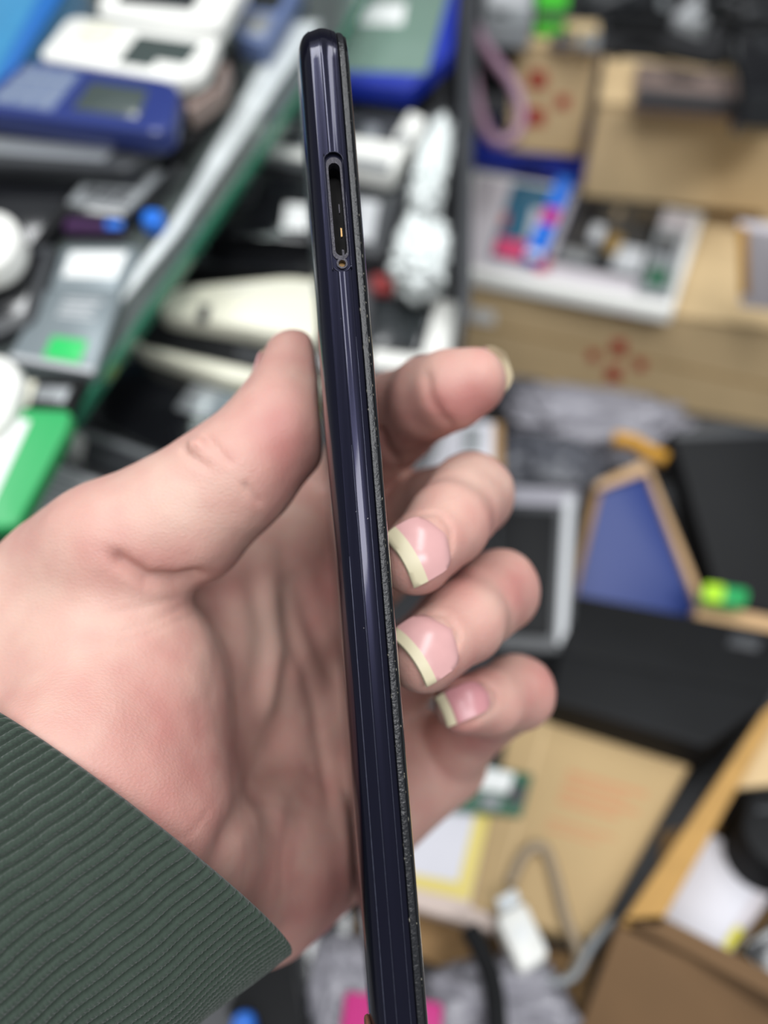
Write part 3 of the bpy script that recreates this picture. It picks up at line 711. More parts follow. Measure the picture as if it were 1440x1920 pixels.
item('smartphone', 'black phone at the bottom of the stack under silver trimmed phone', 'phone', [(-60, 275), (345, 300), (238, 408), (120, 398), (-100, 340)], G, 10, M['black_gloss'],
     [('screen', .1, .1, .6, .6, M['dark_screen'], .2), ('battery_cover', .64, .2, .97, .9, M['grey_plastic'], .8)] + keys(.68, .3, .92, .8, 3, 2, M['charcoal'], 1.2), fq=[(-60, 275), (345, 300), (238, 408), (-100, 360)], rnd=5, bev=2)
item('slider_phone', 'copper and silver edged phone right of the navy keypad phone', 'phone', [(335, 150), (432, 112), (420, 160), (352, 208)], G, 12, M['copper_grey'],
     [('screen', .15, .2, .8, .75, M['dark_screen'], .2)], rnd=4, bev=2, lift=10)
item('smartphone', 'dark phone in the gap between copper edged phone and glass edge', 'phone', [(355, 190), (445, 75), (455, 122), (316, 320), (290, 315)], G, 10, M['black_matt'], [('screen', .2, .2, .8, .8, M['black_gloss'], .2)], fq=[(360, 200), (450, 90), (400, 250), (300, 315)], rnd=4)
item('candybar_phone', 'blue grey phone near the top beside the glass edge', 'phone', [(455, -40), (575, -40), (500, 84), (440, 66)], G, 14, M['blue_grey'], [('screen', .2, .1, .8, .5, M['dark_screen'], .2), ('keypad_plate', .2, .58, .8, .9, M['silver'], .4)], rnd=6, bev=2)
item('glare_strip', 'pale strip of painted lamp reflections along the sloping glass edge', 'glare', [(534, 40), (602, 40), (332, 440), (230, 565), (205, 565), (318, 425)], G, 1.2, M['glare'], rnd=2, bev=.3)  # pale strip paints in lamp reflections on the bare glass
item('bottle_cap', 'small bright blue round cap beside the phone stack', 'cap', [(268, 388), (308, 392), (302, 424), (262, 420)], G, 7, M['bright_blue'], [('rim', .1, .1, .9, .9, M['bright_blue'], 1, 5)], rnd=5, bev=2)
item('marker_pen', 'dark purple marker with a blue end by the blue cap', 'pen', [(118, 402), (232, 404), (228, 428), (116, 428)], G, 7, M['purple'], [('pen_end', .72, .05, 1, .95, M['bright_blue'], .5, 1)], rnd=2, bev=2)
item('smartphone', 'large black phone with glossy screen at the left edge below the stack', 'phone', [(-90, 318), (172, 342), (60, 470), (-110, 500)], G, 10, M['black_matt'], [('screen', .06, .1, .92, .88, M['black_gloss'], .3, 2)], rnd=6, bev=2)
item('candybar_phone', 'white rounded phone cut by the left edge near the middle of the glass', 'phone', [(-90, 385), (20, 392), (42, 440), (10, 496), (-90, 520)], G, 15, M['white_plastic'], [('screen', .1, .2, .6, .8, M['screen_grey'], .2)], fq=[(-90, 385), (30, 395), (20, 500), (-90, 515)], rnd=9, bev=4, lift=10)
item('smartphone', 'black phone under the white rounded phone at left edge', 'phone', [(-90, 470), (105, 455), (60, 600), (-90, 660)], G, 9, M['charcoal'], [('screen', .08, .1, .9, .85, M['black_gloss'], .3, 2)], rnd=5, bev=2)
item('battery', 'grey battery with a blank white label next to the blue cap', 'battery', [(118, 462), (262, 462), (222, 545), (92, 540)], G, 6, M['battery_grey'], [('label', .12, .12, .88, .72, M['label_white'], .15, 1.5)], rnd=3, bev=1)
item('battery', 'grey battery with bright green sticker near the left edge', 'battery', [(88, 540), (228, 546), (176, 702), (12, 672)], G, 6, M['battery_grey'], [('sticker', .37, .62, .80, .90, M['green_sticker'], .15, .5), ('contact_strip', .02, .93, .98, .99, M['light_grey'], .4, .5)] + lines(.3, .12, .8, .4, 4, M['light_grey']), rnd=3, bev=1)
item('candybar_phone', 'white phone cut by the left edge below the green stickered battery', 'phone', [(-90, 650), (18, 662), (46, 705), (8, 800), (-90, 840)], G, 15, M['white_plastic'], [('screen', .05, .2, .6, .7, M['screen_grey'], .2)], fq=[(-90, 650), (36, 668), (16, 800), (-90, 835)], rnd=9, bev=4)
item('phone_bezel_plate', 'small dark phone frame with silver piece under the stickered battery', 'phone part', [(48, 708), (160, 704), (118, 790), (30, 770)], G, 7, M['black_matt'], [('metal_piece', .25, .25, .85, .6, M['silver'], .5), ('cream_clip', .0, .1, .2, .8, M['cream_plastic'], .8)], rnd=2)
item('card_holder', 'green plastic holder with white printed card at the left edge', 'card holder', [(-60, 762), (132, 768), (128, 800), (30, 985), (-80, 1000)], G, 8, M['green_plastic'], [('card', .08, .10, .66, .86, M['label_white'], .4, 1)] + lines(.16, .2, .55, .7, 6, M['light_grey']), fq=[(-60, 762), (132, 768), (30, 985), (-150, 970)], rnd=3, bev=1.5)
item('battery', 'pale grey battery with small printed lines beside the green holder', 'battery', [(78, 858), (198, 902), (112, 1018), (-6, 996)], S.up(6), 8, M['light_grey'], [('contact_strip', .0, .9, 1, .99, M['white_plastic'], .6, .5)] + lines(.12, .12, .85, .8, 8, M['grey_plastic']), rnd=3, bev=1)
item('phone_cover', 'small dark phone back cover between pale battery and the hand', 'phone part', [(-40, 1000), (40, 1010), (20, 1130), (-60, 1130)], S.up(6), 8, M['black_matt'], [('camera_window', .3, .1, .6, .3, M['black_gloss'], .3)], rnd=4)
# --- on the lower shelf, right of the glass edge
item('display_tray', 'pale green glass tray with bright blue rim at the top', 'tray', [(640, -60), (862, -60), (850, 95), (770, 165), (640, 148)], S, 14, M['deep_blue'], [('glass_plate', .0, .05, .97, .92, mat('tray_glass', (112, 136, 124), .08, coat=.6), .6, 4), ('white_reflector', .12, .3, .6, .5, M['label_white'], .8, 2)], fq=[(640, -60), (862, -60), (800, 155), (640, 148)], rnd=5, bev=2, lift=26)
item('smartphone', 'black phone in shadow below the blue rimmed tray', 'phone', [(655, 150), (800, 172), (770, 235), (650, 215)], S, 12, M['black_gloss'], [('screen', .1, .1, .9, .85, M['dark_screen'], .2)], rnd=5, lift=10)
item('connector_plug', 'small white plug end just right of the phone top', 'plug', [(768, 208), (800, 222), (772, 275), (738, 258)], S, 10, M['white_plastic'], [('metal_tip', .2, .7, .8, 1, M['silver'], .4)], rnd=2, lift=22)
item('candybar_phone', 'grey phone with round lens behind the top of held phone', 'phone', [(650, 205), (780, 222), (735, 290), (650, 275)], S, 12, M['charcoal'], [('round_lens', .3, .3, .55, .7, M['silver'], .6, 4), ('trim_strip', .05, .85, .95, .97, M['grey_plastic'], .5)], rnd=4, lift=9)
item('slider_phone', 'white phone with grey back showing right of the tray slot', 'phone', [(640, 252), (765, 268), (738, 322), (640, 305)], S, 14, M['white_plastic'], [('grey_back', .1, .7, .9, .98, M['grey_plastic'], .4)], rnd=4, bev=2, lift=20)
item('smartphone', 'grey and black phone standing beside clear plastic bag', 'phone', [(655, 318), (768, 330), (715, 480), (660, 470)], S, 14, M['charcoal'], [('white_panel', .1, .35, .6, .85, M['light_grey'], .4), ('screen', .1, .05, .9, .3, M['dark_screen'], .3)], rnd=4, lift=4)
item('candybar_phone', 'white edged grey phone left of the held phone, above the camera phone', 'phone', [(470, 238), (600, 258), (590, 305), (438, 282)], S, 16, M['grey_plastic'], [('white_trim', .02, .55, .98, .95, M['white_plastic'], .5), ('screen', .3, .1, .8, .45, M['dark_screen'], .2)], rnd=4, bev=2, lift=16)
item('camera_phone', 'black camera phone with round lens and white label left of held phone', 'phone', [(438, 288), (598, 300), (598, 452), (372, 436)], S, 16, M['black_gloss'], [('lens_ring', .12, .24, .38, .62, M['charcoal'], 1.2, 9), ('lens', .17, .32, .33, .54, M['black_gloss'], 1.6, 7), ('label', .68, .56, .9, .88, M['label_white'], .2, 1)], rnd=6, bev=2.5, lift=10)
item('candybar_phone', 'black phone in front of the silver rail', 'phone', [(330, 468), (590, 480), (590, 518), (300, 500)], S, 12, M['black_matt'], [('screen', .1, .2, .9, .8, M['black_gloss'], .2)], rnd=4, lift=2)
item('cordless_handset', 'large cream white handset with dark notch behind the thumb tip', 'phone', [(318, 536), (545, 512), (640, 528), (640, 650), (500, 622), (288, 585)], S, 22, M['cream_plastic'], [('notch', .22, .52, .28, .95, M['charcoal'], .5, .5), ('grip_line', .35, .12, .9, .16, M['light_grey'], .2, .2)], fq=[(318, 536), (640, 528), (640, 650), (288, 590)], rnd=9, bev=5, lift=14)
item('slider_phone', 'black phone with a cream rim below the cream handset', 'phone', [(262, 598), (420, 618), (600, 652), (600, 735), (430, 712), (244, 648)], S, 16, M['cream_plastic'], [('top_cover', .02, .02, .99, .76, M['black_matt'], 1.5, 8), ('button_row', .55, .35, .8, .55, M['charcoal'], 2), ('red_key', .82, .2, .87, .42, M['red'], 2), ('white_key', .88, .22, .97, .5, M['light_grey'], 2)], fq=[(255, 596), (600, 655), (600, 735), (244, 655)], rnd=10, bev=4, lift=8)
item('smartphone', 'black phone back with silver battery and yellow dot near the thumb', 'phone', [(240, 668), (470, 712), (600, 750), (560, 880), (330, 860), (140, 772)], S, 12, M['black_gloss'], [('battery', .40, .18, .86, .56, M['battery_grey'], .7, 1), ('battery_end', .38, .16, .52, .58, M['silver'], .9, 1), ('yellow_dot', .66, .22, .82, .5, M['yellow'], 1.0, 6)], fq=[(240, 668), (600, 750), (540, 880), (140, 772)], rnd=6, bev=2, lift=2)
item('phone_cover', 'grey strip shaped phone cover under the hand at left', 'phone part', [(150, 795), (310, 850), (260, 905), (110, 840)], S, 8, M['charcoal'], [('ridge', .05, .1, .95, .3, M['grey_plastic'], .6)], rnd=3)
item('flash_stick', 'tiny white stick beside the green holder', 'stick', [(122, 806), (154, 812), (146, 846), (112, 836)], S, 14, M['white_plastic'], [('metal_tip', .2, .7, .8, 1, M['silver'], .4)], rnd=2)
item('smartphone', 'dark phone with white frame in the glass case corner', 'phone', [(698, 552), (815, 566), (785, 660), (698, 650)], S, 8, M['black_gloss'], [('screen', .06, .08, .94, .9, M['dark_screen'], .3), ('side_key', .96, .3, 1.0, .5, M['silver'], .5)], rnd=3, lift=0)
item('red_clip', 'small red plastic clip below the clear plastic bag', 'clip', [(700, 512), (744, 520), (734, 548), (698, 540)], S, 8, M['red'], [('clip_arm', .1, .2, .9, .5, M['red'], 1.2)], rnd=2)
bag('plastic_bag', 'crumpled clear plastic bag with bright highlights beside the held phone', S.up(24).hit(808, 330), [np.array([11, -3, 0.]), np.array([10, 46, 26.]), np.array([0, -8, 15.])], M['bag_clear'], 1, .5, 2.9)
bag('plastic_bag', 'clear plastic bag bulging below, just above the white framed case corner', S.up(26).hit(790, 485), [np.array([17, -3, 0.]), np.array([4, 26, 16.]), np.array([0, -8, 15.])], M['bag_clear'], 2, .48, 2.9)

# --- cartons on the right
def face_plane(yaw, p):
    n = np.array([math.sin(yaw), -math.cos(yaw) * math.sin(PITCH), -math.cos(yaw) * math.cos(PITCH)]); return Plane(n, p)
def carton(label, q, pl, depth, m, marks=(), extra=(), floor_c=None):
    """closed cardboard box: front face outline on pl, top and sides running back; panels are separate parts"""
    f = [pl.hit(*x) for x in q]; back = -pl.n * depth; h_ = ((f[0] - f[3]) + (f[1] - f[2])) @ UP / 2
    f[1] = f[1] - UP * ((f[1] - f[0]) @ UP); dz = (floor_c - (f[0] @ UP - h_)) if floor_c is not None else 0
    f[0] = f[0] + UP * dz; f[1] = f[1] + UP * dz; f[2] = f[1] - UP * h_; f[3] = f[0] - UP * h_
    r = root('carton', label, 'box', (f[2] + f[3]) / 2 + back * .5)
    c8 = f + [p + back for p in f]
    o = mesh('body', c8, [(3, 2, 1, 0), (4, 5, 6, 7), (0, 1, 5, 4), (1, 2, 6, 5), (2, 3, 7, 6), (3, 0, 4, 7)], m, r); fix_normals(o)
    bm = bmesh.new(); bm.from_mesh(o.data); bmesh.ops.bevel(bm, geom=bm.edges[:], offset=.002, segments=2, affect='EDGES'); bm.to_mesh(o.data); bm.free(); auto(o, 50)
    tn = np.cross(f[1] - f[0], back); tn /= np.linalg.norm(tn); tn *= np.sign(tn @ UP)
    w_ = f[1] - f[0]
    for s0, s1 in ((.0, .497), (.503, 1.0)):       # two top flaps meeting at a slit
        a = [f[0] + back * s0, f[1] + back * s0, f[1] + back * s1, f[0] + back * s1]
        slab('flap', a[::-1] if False else a, Plane(tn, f[0] + tn * 2.2), 2.2, m, r, 1, .4) if False else mesh('flap', [p + tn * h for h in (0.2, 2.4) for p in a], [(0, 1, 2, 3), (7, 6, 5, 4), (0, 4, 5, 1), (1, 5, 6, 2), (2, 6, 7, 3), (3, 7, 4, 0)], m, r)
    for x in r.children:
        if x.name.startswith('flap'): fix_normals(x)
    for (cx, cy, rad) in marks:
        for k in range(4):                         # four petals around a gap
            a = math.pi / 4 + k * math.pi / 2
            px, py = cx + rad * .5 * math.cos(a), cy + rad * .5 * math.sin(a)
            qd = [(px + rad * .62 * math.cos(b_), py + rad * .62 * math.sin(b_)) for b_ in np.linspace(0, 2 * math.pi, 9)[:-1]]
            slab('printed_petal', qd, pl, .3, M['red_print'], r, 0, .05, .25)
    for nm, qd, mm, h in extra: slab(nm, qd, pl, h + .2, mm, r, .5, .1, h)
    TOPS.append(Plane(UP, f[0] + UP * 2.8)); return r
TOPS = []
pc = COUNTER.hit(1150, 752); FC = face_plane(-.30, pc)
carton('long brown carton with a cluster of red marks under the white tray', [(868, 528), (1560, 672), (1560, 845), (866, 700)], FC, 260, M['kraft'], [(1160, 652, 16), (1150, 702, 16), (1112, 668, 11), (1200, 685, 12), (1172, 592, 8)], [('label', [(878, 578), (928, 586), (926, 610), (876, 602)], M['label_white'], .2), ('tape', [(868, 600), (1560, 748), (1560, 752), (868, 604)], M['brown_tape'], .2)], -399.5)
T1 = TOPS[0]
TRAY = item('tray', 'white shallow tray of pens and circuit boards on the long carton', 'tray', [(885, 318), (1320, 400), (1262, 582), (828, 500)], T1, 12, M['white_plastic'],
     [('inner_floor', .03, .04, .97, .93, M['paper_grey'], .3, 2)], rnd=3, bev=1.5)
tq = [(885, 318), (1320, 400), (1262, 582), (828, 500)]
T2 = T1.up(12.8)
item('picture_card', 'teal and red printed card in the tray left of the blue pen', 'card', [(962, 340), (1040, 352), (1012, 500), (918, 478)], T2, 2, M['teal'], [('pink_strip', .05, .74, .95, .98, M['pink'], .1), ('pale_strip', .6, .3, .95, .7, M['light_grey'], .1), ('red_patch', .0, .42, .16, .6, M['red'], .1)], rnd=1)
item('ballpoint_pen', 'bright blue pen with pink middle lying across the tray', 'pen', [(1048, 328), (1078, 334), (1016, 484), (982, 476)], T2, 9, M['bright_blue'], [('pink_grip', .02, .40, .98, .58, M['magenta'], .8), ('pen_tip', .1, .93, .9, 1.0, M['label_white'], .5)], rnd=3, bev=3, lift=3)
item('circuit_board', 'dark circuit board with metal components in the white tray', 'circuit board', [(1085, 352), (1248, 385), (1205, 520), (1034, 486)], T2, 3, M['pcb_dark'],
     [('chip', .1, .12, .35, .4, M['black_matt'], 1.5), ('chip', .5, .5, .66, .75, M['gold'], 1.6), ('capacitor', .3, .42, .44, .62, M['light_grey'], 4, 2), ('shield', .64, .62, .95, .95, M['light_grey'], 1.2), ('connector', .05, .8, .4, .95, M['silver'], 2), ('chip', .7, .1, .92, .3, M['black_gloss'], 1.5), ('capacitor', .48, .15, .56, .3, M['chrome'], 3, 1.5)], rnd=1, bev=.5)
item('circuit_board', 'smaller grey green circuit board at the right end of tray', 'circuit board', [(1222, 420), (1290, 432), (1258, 556), (1192, 545)], T2, 3, M['grey_plastic'], [('green_patch', .2, .6, .8, .9, M['pcb_green'], .3), ('chip', .3, .15, .7, .4, M['charcoal'], 1)], rnd=1)
item('pink_eraser', 'pink rubber piece at the front of the tray beside the pen tip', 'eraser', [(1010, 476), (1034, 480), (1028, 500), (1002, 497)], T2, 6, M['pink'], [('sleeve', .5, 0, 1, 1, M['red'], .3)], rnd=1)
FB = face_plane(-.24, T1.up(16).hit(1280, 388))
carton('plain tan carton at the upper right, metal bracket on its top', [(1122, 196), (1520, 236), (1520, 424), (1116, 368)], FB, 150, M['kraft'], [], [])
FBLUE = face_plane(-.22, T1.hit(1000, 345))
carton_blue = item('blue_crate', 'blue plastic crate strip under the carton with red marks', 'crate', [(880, 272), (1120, 308), (1116, 352), (876, 312)], FBLUE, 110, M['deep_blue'], [('rim', 0, 0, 1, .25, M['deep_blue'], 1.5), ('handle_slot', .4, .4, .62, .7, M['black_matt'], .3)], lift=-110, rnd=2, bev=1)
FA = face_plane(-.20, FBLUE.hit(1000, 292) + UP * 1)
carton('tan carton with three red marks behind the mauve cord', [(968, 88), (1122, 96), (1108, 300), (960, 282)], FA, 105, M['kraft'], [(1008, 150, 19), (1004, 220, 19), (1055, 192, 14)], [])
TB = TOPS[1]
item('metal_bracket', 'brown grey metal bracket on the front top of tan carton', 'bracket', [(1195, 118), (1385, 140), (1372, 200), (1190, 186)], TB, 10, M['copper_grey'], [('lip', .02, .72, .98, .98, M['charcoal'], 4), ('slot', .3, .2, .6, .4, M['black_matt'], .3)], rnd=1)
item('adapter', 'black power adapter in the heap at top right', 'adapter', [(1150, -40), (1262, -30), (1255, 48), (1140, 38)], TB, 13, M['black_matt'], [('label', .2, .2, .6, .5, M['charcoal'], .3), ('socket', .8, .3, .95, .6, M['grey_plastic'], .5)], rnd=4, bev=3)
item('card_reader', 'pale grey device on the heap above the metal bracket', 'device', [(1262, 30), (1345, -50), (1408, -25), (1322, 52)], TB, 13, M['light_grey'], [('slot', .2, .4, .8, .55, M['charcoal'], .4), ('button', .4, .7, .6, .85, M['grey_plastic'], .6)], rnd=4, bev=2)
item('mouse', 'black rounded computer mouse at the right end of the heap', 'mouse', [(1380, 60), (1500, 50), (1500, 170), (1390, 165)], TB, 36, M['black_gloss'], [('wheel', .4, .1, .55, .3, M['charcoal'], 1), ('logo_free_button', .1, .4, .4, .6, M['black_matt'], .6)] if False else [('wheel', .4, .1, .55, .3, M['charcoal'], 1)], rnd=12, bev=9)
tube('cable', [TB.up(h).hit(x, y) for x, y, h in ((1150, 98, 7), (1195, 84, 7), (1250, 102, 8), (1300, 112, 9), (1345, 116, 9), (1370, 85, 9), (1374, 20, 9))], 5, M['black_matt'])
for o_, lb in ((bpy.data.objects['cable'], 'thick black cable looping over the heap on tan carton'),): tag(o_, lb, 'cable')
o = tube('cable', [TB.up(7).hit(x, y) for x, y in ((1392, 208), (1402, 184), (1432, 186), (1470, 198), (1530, 206))], 5.5, M['charcoal']); tag(o, 'grey black cable nearest the front of the heap beside bracket', 'cable')
TA = TOPS[2]
item('card_reader', 'grey white boxy device on top of the carton with three marks', 'device', [(912, -30), (1002, -24), (998, 40), (906, 34)], TA, 22, M['grey_plastic'], [('pale_top', .08, .1, .92, .6, M['light_grey'], .6), ('port', .2, .75, .5, .92, M['black_matt'], .3)], rnd=2)
item('lighter', 'bright green plastic lighter on top at the centre', 'lighter', [(1010, -60), (1072, -60), (1062, 34), (1006, 32)], TA, 16, M['bright_green'], [('metal_cap', 0, .82, 1, 1, M['chrome'], .5)], rnd=3, bev=2)
item('metal_connector', 'shiny chrome connector in front of the green lighter', 'connector', [(1036, 54), (1084, 57), (1080, 74), (1032, 70)], TA, 9, M['chrome'], [('pin', .1, .3, .3, .7, M['gold'], 1), ('pin', .6, .3, .8, .7, M['gold'], 1)], rnd=2, bev=2)
item('metal_connector', 'second chrome connector, dimmer, right of the first one', 'connector', [(1090, 58), (1128, 61), (1124, 78), (1086, 75)], TA, 9, M['silver'], [('pin', .3, .3, .6, .7, M['gold'], 1)], rnd=2, bev=2)
bag('black_pouch', 'black cloth pouch heaped behind the green lighter', TB.up(20).hit(1140, 0), [np.array([38, 4, 0.]), np.array([0, 14, 16.]), np.array([0, -10, 10.])], M['charcoal'], 5, .2, 2.0, 'pouch')
bag('black_pouch', 'dark cable bundle heaped at the top right corner', TB.up(40).hit(1410, 0), [np.array([50, 0, 0.]), np.array([0, 26, 26.]), np.array([0, -18, 18.])], M['charcoal'], 6, .4, 3.0, 'pouch')
bag('black_pouch', 'black cloth heap right of the blue rimmed tray', FA.hit(900, 130) + FA.n * -70, [np.array([36, 0, 0.]), np.array([0, 50, 40.]), np.array([0, -20, 20.])], M['black_matt'], 8, .25, 2.2, 'pouch')
Zc = FA.hit(930, 200)[2] - 75
o = tube('cord', [C(x, y, Zc + d) for x, y, d in ((862, -30, 30), (874, 60, 20), (886, 140, 10), (900, 215, 0), (925, 262, -8), (962, 258, -8), (978, 215, -4), (962, 160, 0), (925, 110, 8), (895, 60, 16), (872, 0, 30))], 5.2, M['mauve'], None, 10)
tag(o, 'mauve cord hanging in a loop over the carton with red marks', 'cord')
# --- lower right clutter on the counter
item('folder', 'yellow edged folder with grey packets on top at right edge', 'folder', [(1385, 425), (1520, 440), (1520, 590), (1388, 575)], FC.up(20), 12, M['paper_grey'], [('yellow_edge', 0, 0, .12, .85, M['orange'], .5), ('grey_packet', .16, .02, 1, 1, M['paper_grey'], 1)], rnd=1)
K = COUNTER
bag('plastic_bag', 'grey plastic bag between the long carton and the blue board', K.up(32).hit(1120, 800), [np.array([80, -8, 0.]), np.array([0, 26, 26.]), np.array([0, -18, 18.])], M['bag_grey'], 11, .3, 2.6)
bag('plastic_bag', 'smaller dull grey plastic bag left of the blue board', K.up(45).hit(1030, 880), [np.array([44, -5, 0.]), np.array([0, 22, 22.]), np.array([0, -14, 14.])], M['bag_dark'], 12, .3, 2.6)
bag('plastic_bag', 'flat grey wrapping just right of index finger tip', K.up(25).hit(985, 750), [np.array([30, -3, 0.]), np.array([0, 14, 14.]), np.array([0, -12, 12.])], M['bag_dark'], 13, .25, 2.6)
item('card_box', 'white and grey box with kraft side behind the index finger', 'box', [(770, 786), (942, 792), (944, 890), (740, 890)], Plane((0, .35, -.94), C(850, 840, 480)), 36, M['card_white'], [('kraft_side', .9, 0, 1, 1, M['kraft_dark'], .4), ('printed_patch', .58, .1, .8, .6, M['grey_plastic'], .05)] + lines(.1, .2, .5, .8, 4, M['light_grey']), rnd=1)
o = tube('ribbon', [K.up(70).hit(x, y) for x, y in ((1150, 822), (1185, 828), (1215, 846), (1248, 862))], 5.5, M['orange']); tag(o, 'orange yellow strap at the top of the blue board', 'strap')
PB_ = Plane((.12, .25, -.96), C(1200, 1000, 505))
item('framed_board', 'plain blue board in a bare wooden frame leaning at the right', 'board', [(1120, 905), (1212, 862), (1340, 1172), (1062, 1128)], PB_, 14, M['kraft_dark'],
     [('frame_bar', 0.93, .02, 1.0, 1, mat('pale_wood', (196, 160, 118), .7, noise=.15, nscale=30), 5), ('frame_bar', .02, 0, .98, .07, MATS['pale_wood'], 5)], rnd=.5)
slab('blue_panel', [(1128, 922), (1206, 884), (1312, 1166), (1078, 1128)], PB_.up(15.4), 1.6, M['board_blue'], bpy.data.objects['framed_board'], .5, .2)
item('laptop', 'large matt black laptop standing at the right edge', 'laptop', [(1258, 806), (1560, 790), (1560, 1185), (1352, 1130)], Plane((.1, .35, -.93), C(1380, 1000, 512)), 20, M['black_matt'], [('lid_strip', .02, .01, .98, .05, M['charcoal'], .4), ('foot', .1, .9, .2, .95, M['charcoal'], 1)], rnd=3, bev=2)
item('wooden_board', 'pale wooden board edge below the black laptop at right', 'board', [(1312, 1128), (1560, 1180), (1560, 1232), (1300, 1172)], Plane((.1, .6, -.79), C(1400, 1160, 470)), 12, MATS['pale_wood'], rnd=1)
item('toy', 'small lime and green plastic toy beside the black laptop', 'toy', [(1322, 1092), (1408, 1104), (1400, 1138), (1318, 1124)], Plane((.1, .6, -.79), C(1360, 1115, 462)), 10, M['green_plastic'], [('lime_end', 0, 0, .45, 1, M['bright_green'] if False else mat('lime', (170, 220, 40), .5), 1.5, 3), ('wing', .6, .2, .9, .8, M['green_plastic'], 1.5, 3)], rnd=5, bev=2)
item('hard_case', 'wide black case lying in front of the blue board', 'case', [(1072, 1112), (1500, 1192), (1440, 1320), (1325, 1402), (1030, 1312)], K.up(26), 30, M['black_matt'], [('lid', .02, .04, .98, .55, M['black_matt'], .8, 3), ('dull_label', .72, .08, .86, .2, M['charcoal'], 1.0)], fq=[(1072, 1112), (1500, 1190), (1400, 1400), (1030, 1312)], rnd=4, bev=2)
item('sealed_device', 'black device sealed in a clear plastic sleeve behind the ring finger', 'device', [(930, 905), (1092, 912), (1072, 1225), (925, 1215)], Plane((-.05, .5, -.86), C(1000, 1060, 455)), 12, M['charcoal'], [('device', .05, .16, .72, .9, M['black_matt'], 3, 3), ('sleeve_fold', .80, .06, .92, .95, M['light_grey'], 1.4, 2), ('sleeve_top', .03, .02, .95, .12, M['bag_grey'], 1.0)], rnd=4, bev=2)
KM = K.up(14)
item('mailer', 'brown kraft mailer with faint orange print lying below black case', 'envelope', [(968, 1308), (1312, 1406), (1112, 1765), (880, 1700)], K, 14, M['kraft_paper'],
     [('fold', .18, .0, .2, 1, M['kraft'], .3, 0), ('top_edge', .2, .0, 1, .03, M['kraft_edge'], .5, 0)] + [('printed_line', .38, .26 + i * .045, .86 - .1 * (i % 2), .285 + i * .045, M['orange_print'], .03, 0) for i in range(4)] + [('printed_line', .36, .50 + i * .04, .8 - .08 * i, .515 + i * .04, M['orange_print'], .03, 0) for i in range(2)], rnd=3, bev=3, lift=20)
KW = K.up(58)
r_ = root('carton', 'open kraft carton in the lower right corner holding grey paper', 'box', K.hit(1350, 1750))
slab('side_wall', [(1432, 1335), (1490, 1285), (1236, 1738), (1166, 1730)], KW, 58, M['kraft_edge'], r_, .5, .6)
slab('front_wall', [(1166, 1722), (1238, 1716), (1560, 1880), (1540, 1915)], KW, 58, M['kraft_shaded'], r_, .5, .6)  # front wall and flap: shadow put into the darker brown
slab('front_flap', [(1160, 1738), (1540, 1912), (1500, 2100), (1040, 2060)], Plane(UP + np.array([0, -.5, -.5]), KW.hit(1180, 1740) + UP * 1.0), 3, M['kraft_shaded'], r_, .5, .6)
slab('carton_base', [(1240, 1560), (1560, 1500), (1560, 1900), (1230, 1760)], K.up(3), 3, M['kraft_dark'], r_, 0, .3)
slab('far_flap', [(1440, 1330), (1560, 1240), (1560, 1460), (1350, 1480)], KW.up(-6), 3, M['kraft'], r_, .5, .5)
item('paper_pack', 'pale grey paper pack with yellow tab inside the open carton', 'paper', [(1312, 1550), (1475, 1640), (1352, 1812), (1240, 1720)], K.up(4), 16, M['paper_grey'], [('yellow_tab', .86, .62, .98, .84, M['yellow'], .4), ('sheet', .02, .02, .84, .98, M['card_white'], .3)], rnd=2)
item('zip_pouch', 'black pouch behind the grey paper pack at the right edge', 'pouch', [(1405, 1470), (1560, 1430), (1560, 1660), (1430, 1622), (1386, 1560)], K.up(4), 44, M['black_matt'], [('zip', .1, .3, .9, .36, M['charcoal'], .8)], fq=[(1405, 1480), (1560, 1440), (1560, 1655), (1400, 1600)], rnd=8, bev=5)
item('cable_roll', 'dark plastic strip at the lower right edge beside yellow tab', 'strip', [(1395, 1770), (1560, 1650), (1560, 1800), (1450, 1860)], K.up(10), 20, M['black_gloss'], [('ridge', .1, .2, .9, .35, M['charcoal'], .5)], rnd=3)
item('display_module', 'pinkish board with white label in yellow tape, right of held phone', 'phone part', [(700, 1500), (990, 1470), (928, 1748), (640, 1660)], K.up(8), 8, M['pink_board'], [('tape_border', .06, .10, .80, .84, M['yellow_tape'], .3, 2), ('label', .08, .16, .70, .72, M['card_white'], .6, 1)] + lines(.2, .25, .6, .6, 4, M['light_grey']), rnd=3, bev=1, lift=16)
item('circuit_board', 'green and white circuit board above the yellow taped board', 'circuit board', [(832, 1420), (1000, 1452), (978, 1530), (792, 1512)], K.up(8), 3, M['pcb_green'], [('white_part', .25, .05, .8, .5, M['label_white'], 2), ('chip', .1, .55, .35, .9, M['charcoal'], 1.5), ('chip', .55, .6, .75, .9, M['grey_plastic'], 1.5), ('connector', .8, .3, .97, .7, M['charcoal'], 2)], rnd=1, bev=.4, lift=26)
r_ = item('cable_plug', 'white cable plug lying at the foot of the mailer', 'plug', [(928, 1716), (984, 1684), (1034, 1790), (976, 1826)], K, 13, M['white_plastic'], [('metal_tip', .25, -.16, .75, 0, M['silver'], -3, .5), ('grip', .25, .3, .75, .6, M['label_white'], .4)], rnd=4, bev=3, lift=36)
tube('wire', [K.up(42).hit(1004, 1806), K.up(42).hit(1030, 1838), K.up(42).hit(1075, 1830), K.up(44).hit(1110, 1770), K.up(44).hit(1150, 1725)], 1.8, M['grey_plastic'], r_)
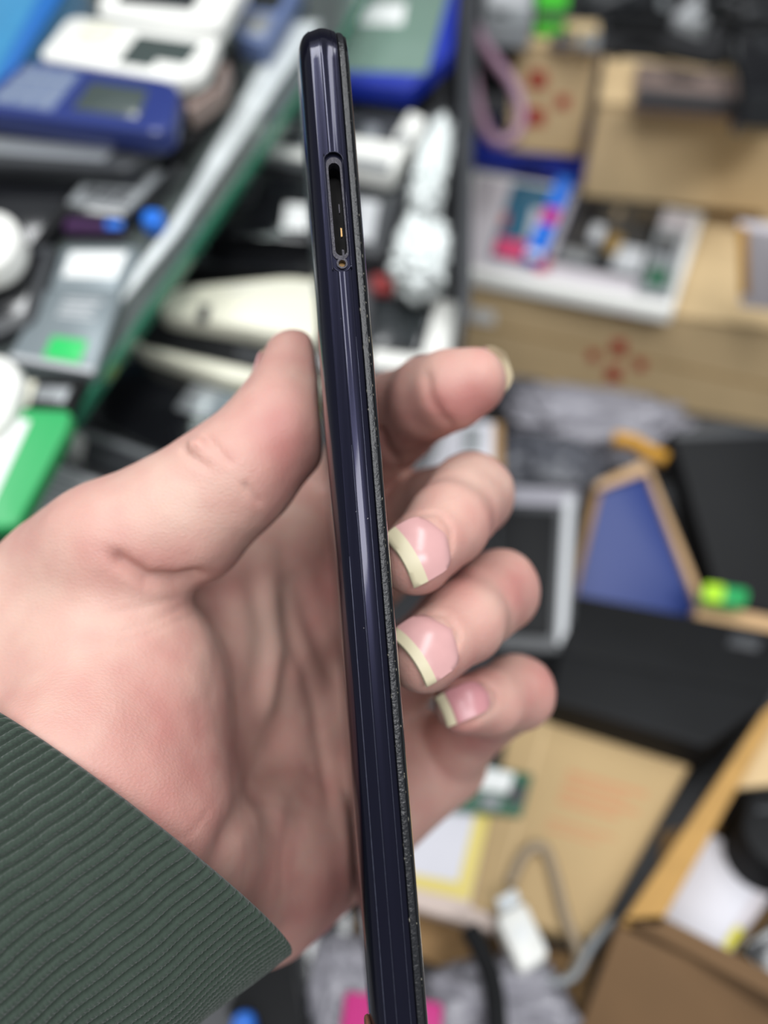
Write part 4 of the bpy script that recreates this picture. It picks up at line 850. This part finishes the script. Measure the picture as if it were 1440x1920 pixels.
o = tube('cable', [K.up(38).hit(x, y) for x, y in ((955, 1660), (985, 1600), (1020, 1590), (1040, 1640), (1060, 1720), (1085, 1790), (1070, 1830))], 2.6, mat('tan_cable', (148, 132, 110), .45)); tag(o, 'tan coiled cable lying over the kraft mailer', 'cable')
item('brown_board', 'brown cardboard sheet below the white plug', 'cardboard', [(640, 1650), (935, 1750), (1120, 1800), (1085, 1930), (640, 1730)], K.up(4), 5, M['kraft_dark'], rnd=1)
bag('plastic_bag', 'large grey plastic bag at the bottom beside held phone', K.up(26).hit(930, 1900), [np.array([34, 5, 0.]), np.array([-6, 15, 15.]), np.array([0, -14, 14.])], M['bag_grey'], 21, .3, 2.4)
bag('plastic_bag', 'pale plastic bag with magenta patch between sleeve and phone', K.up(26).hit(650, 1860), [np.array([17, 2, 0.]), np.array([-3, 16, 16.]), np.array([0, -12, 12.])], M['bag_grey'], 22, .25, 2.4)
item('magenta_card', 'magenta card lying on the pale bag behind phone bottom', 'card', [(648, 1858), (830, 1880), (826, 1990), (632, 1985)], K.up(44), 2, M['magenta'], rnd=2)
o = tube('strap', [K.up(48).hit(x, y) for x, y in ((880, 1740), (905, 1790), (925, 1850), (935, 1960))], 4.5, M['black_matt']); tag(o, 'short black strap across the bottom plastic bag', 'strap')
item('sealed_device', 'black phone in shadow between the hand heel and bottom bag', 'device', [(520, 1690), (680, 1640), (660, 1800), (560, 1960), (420, 1900)], K.up(4), 12, M['black_matt'], [('screen', .1, .1, .9, .9, M['black_gloss'], .3)], rnd=4)
item('bottle_cap', 'small blue cap showing under the sleeve at the bottom edge', 'cap', [(436, 1896), (478, 1890), (480, 1945), (430, 1945)], K.up(18), 8, M['bright_blue'], [('rim', .1, .1, .9, .9, M['bright_blue'], 1, 4)], rnd=5, bev=2)

# paler lines painting lamp streaks on the side's ridges, leftmost partly scratches
M_STREAK = mat('light_streak_paint', (74, 76, 92), 0.35, metal=.6, noise=.6, nscale=900)
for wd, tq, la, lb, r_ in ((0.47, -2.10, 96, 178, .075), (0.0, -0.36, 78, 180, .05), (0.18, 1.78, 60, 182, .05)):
    tube('light_streak', [ph(l, wd + r_ * .35, tq) for l in np.linspace(la, lb, 7)], r_, M_STREAK, phone, 6, 3)
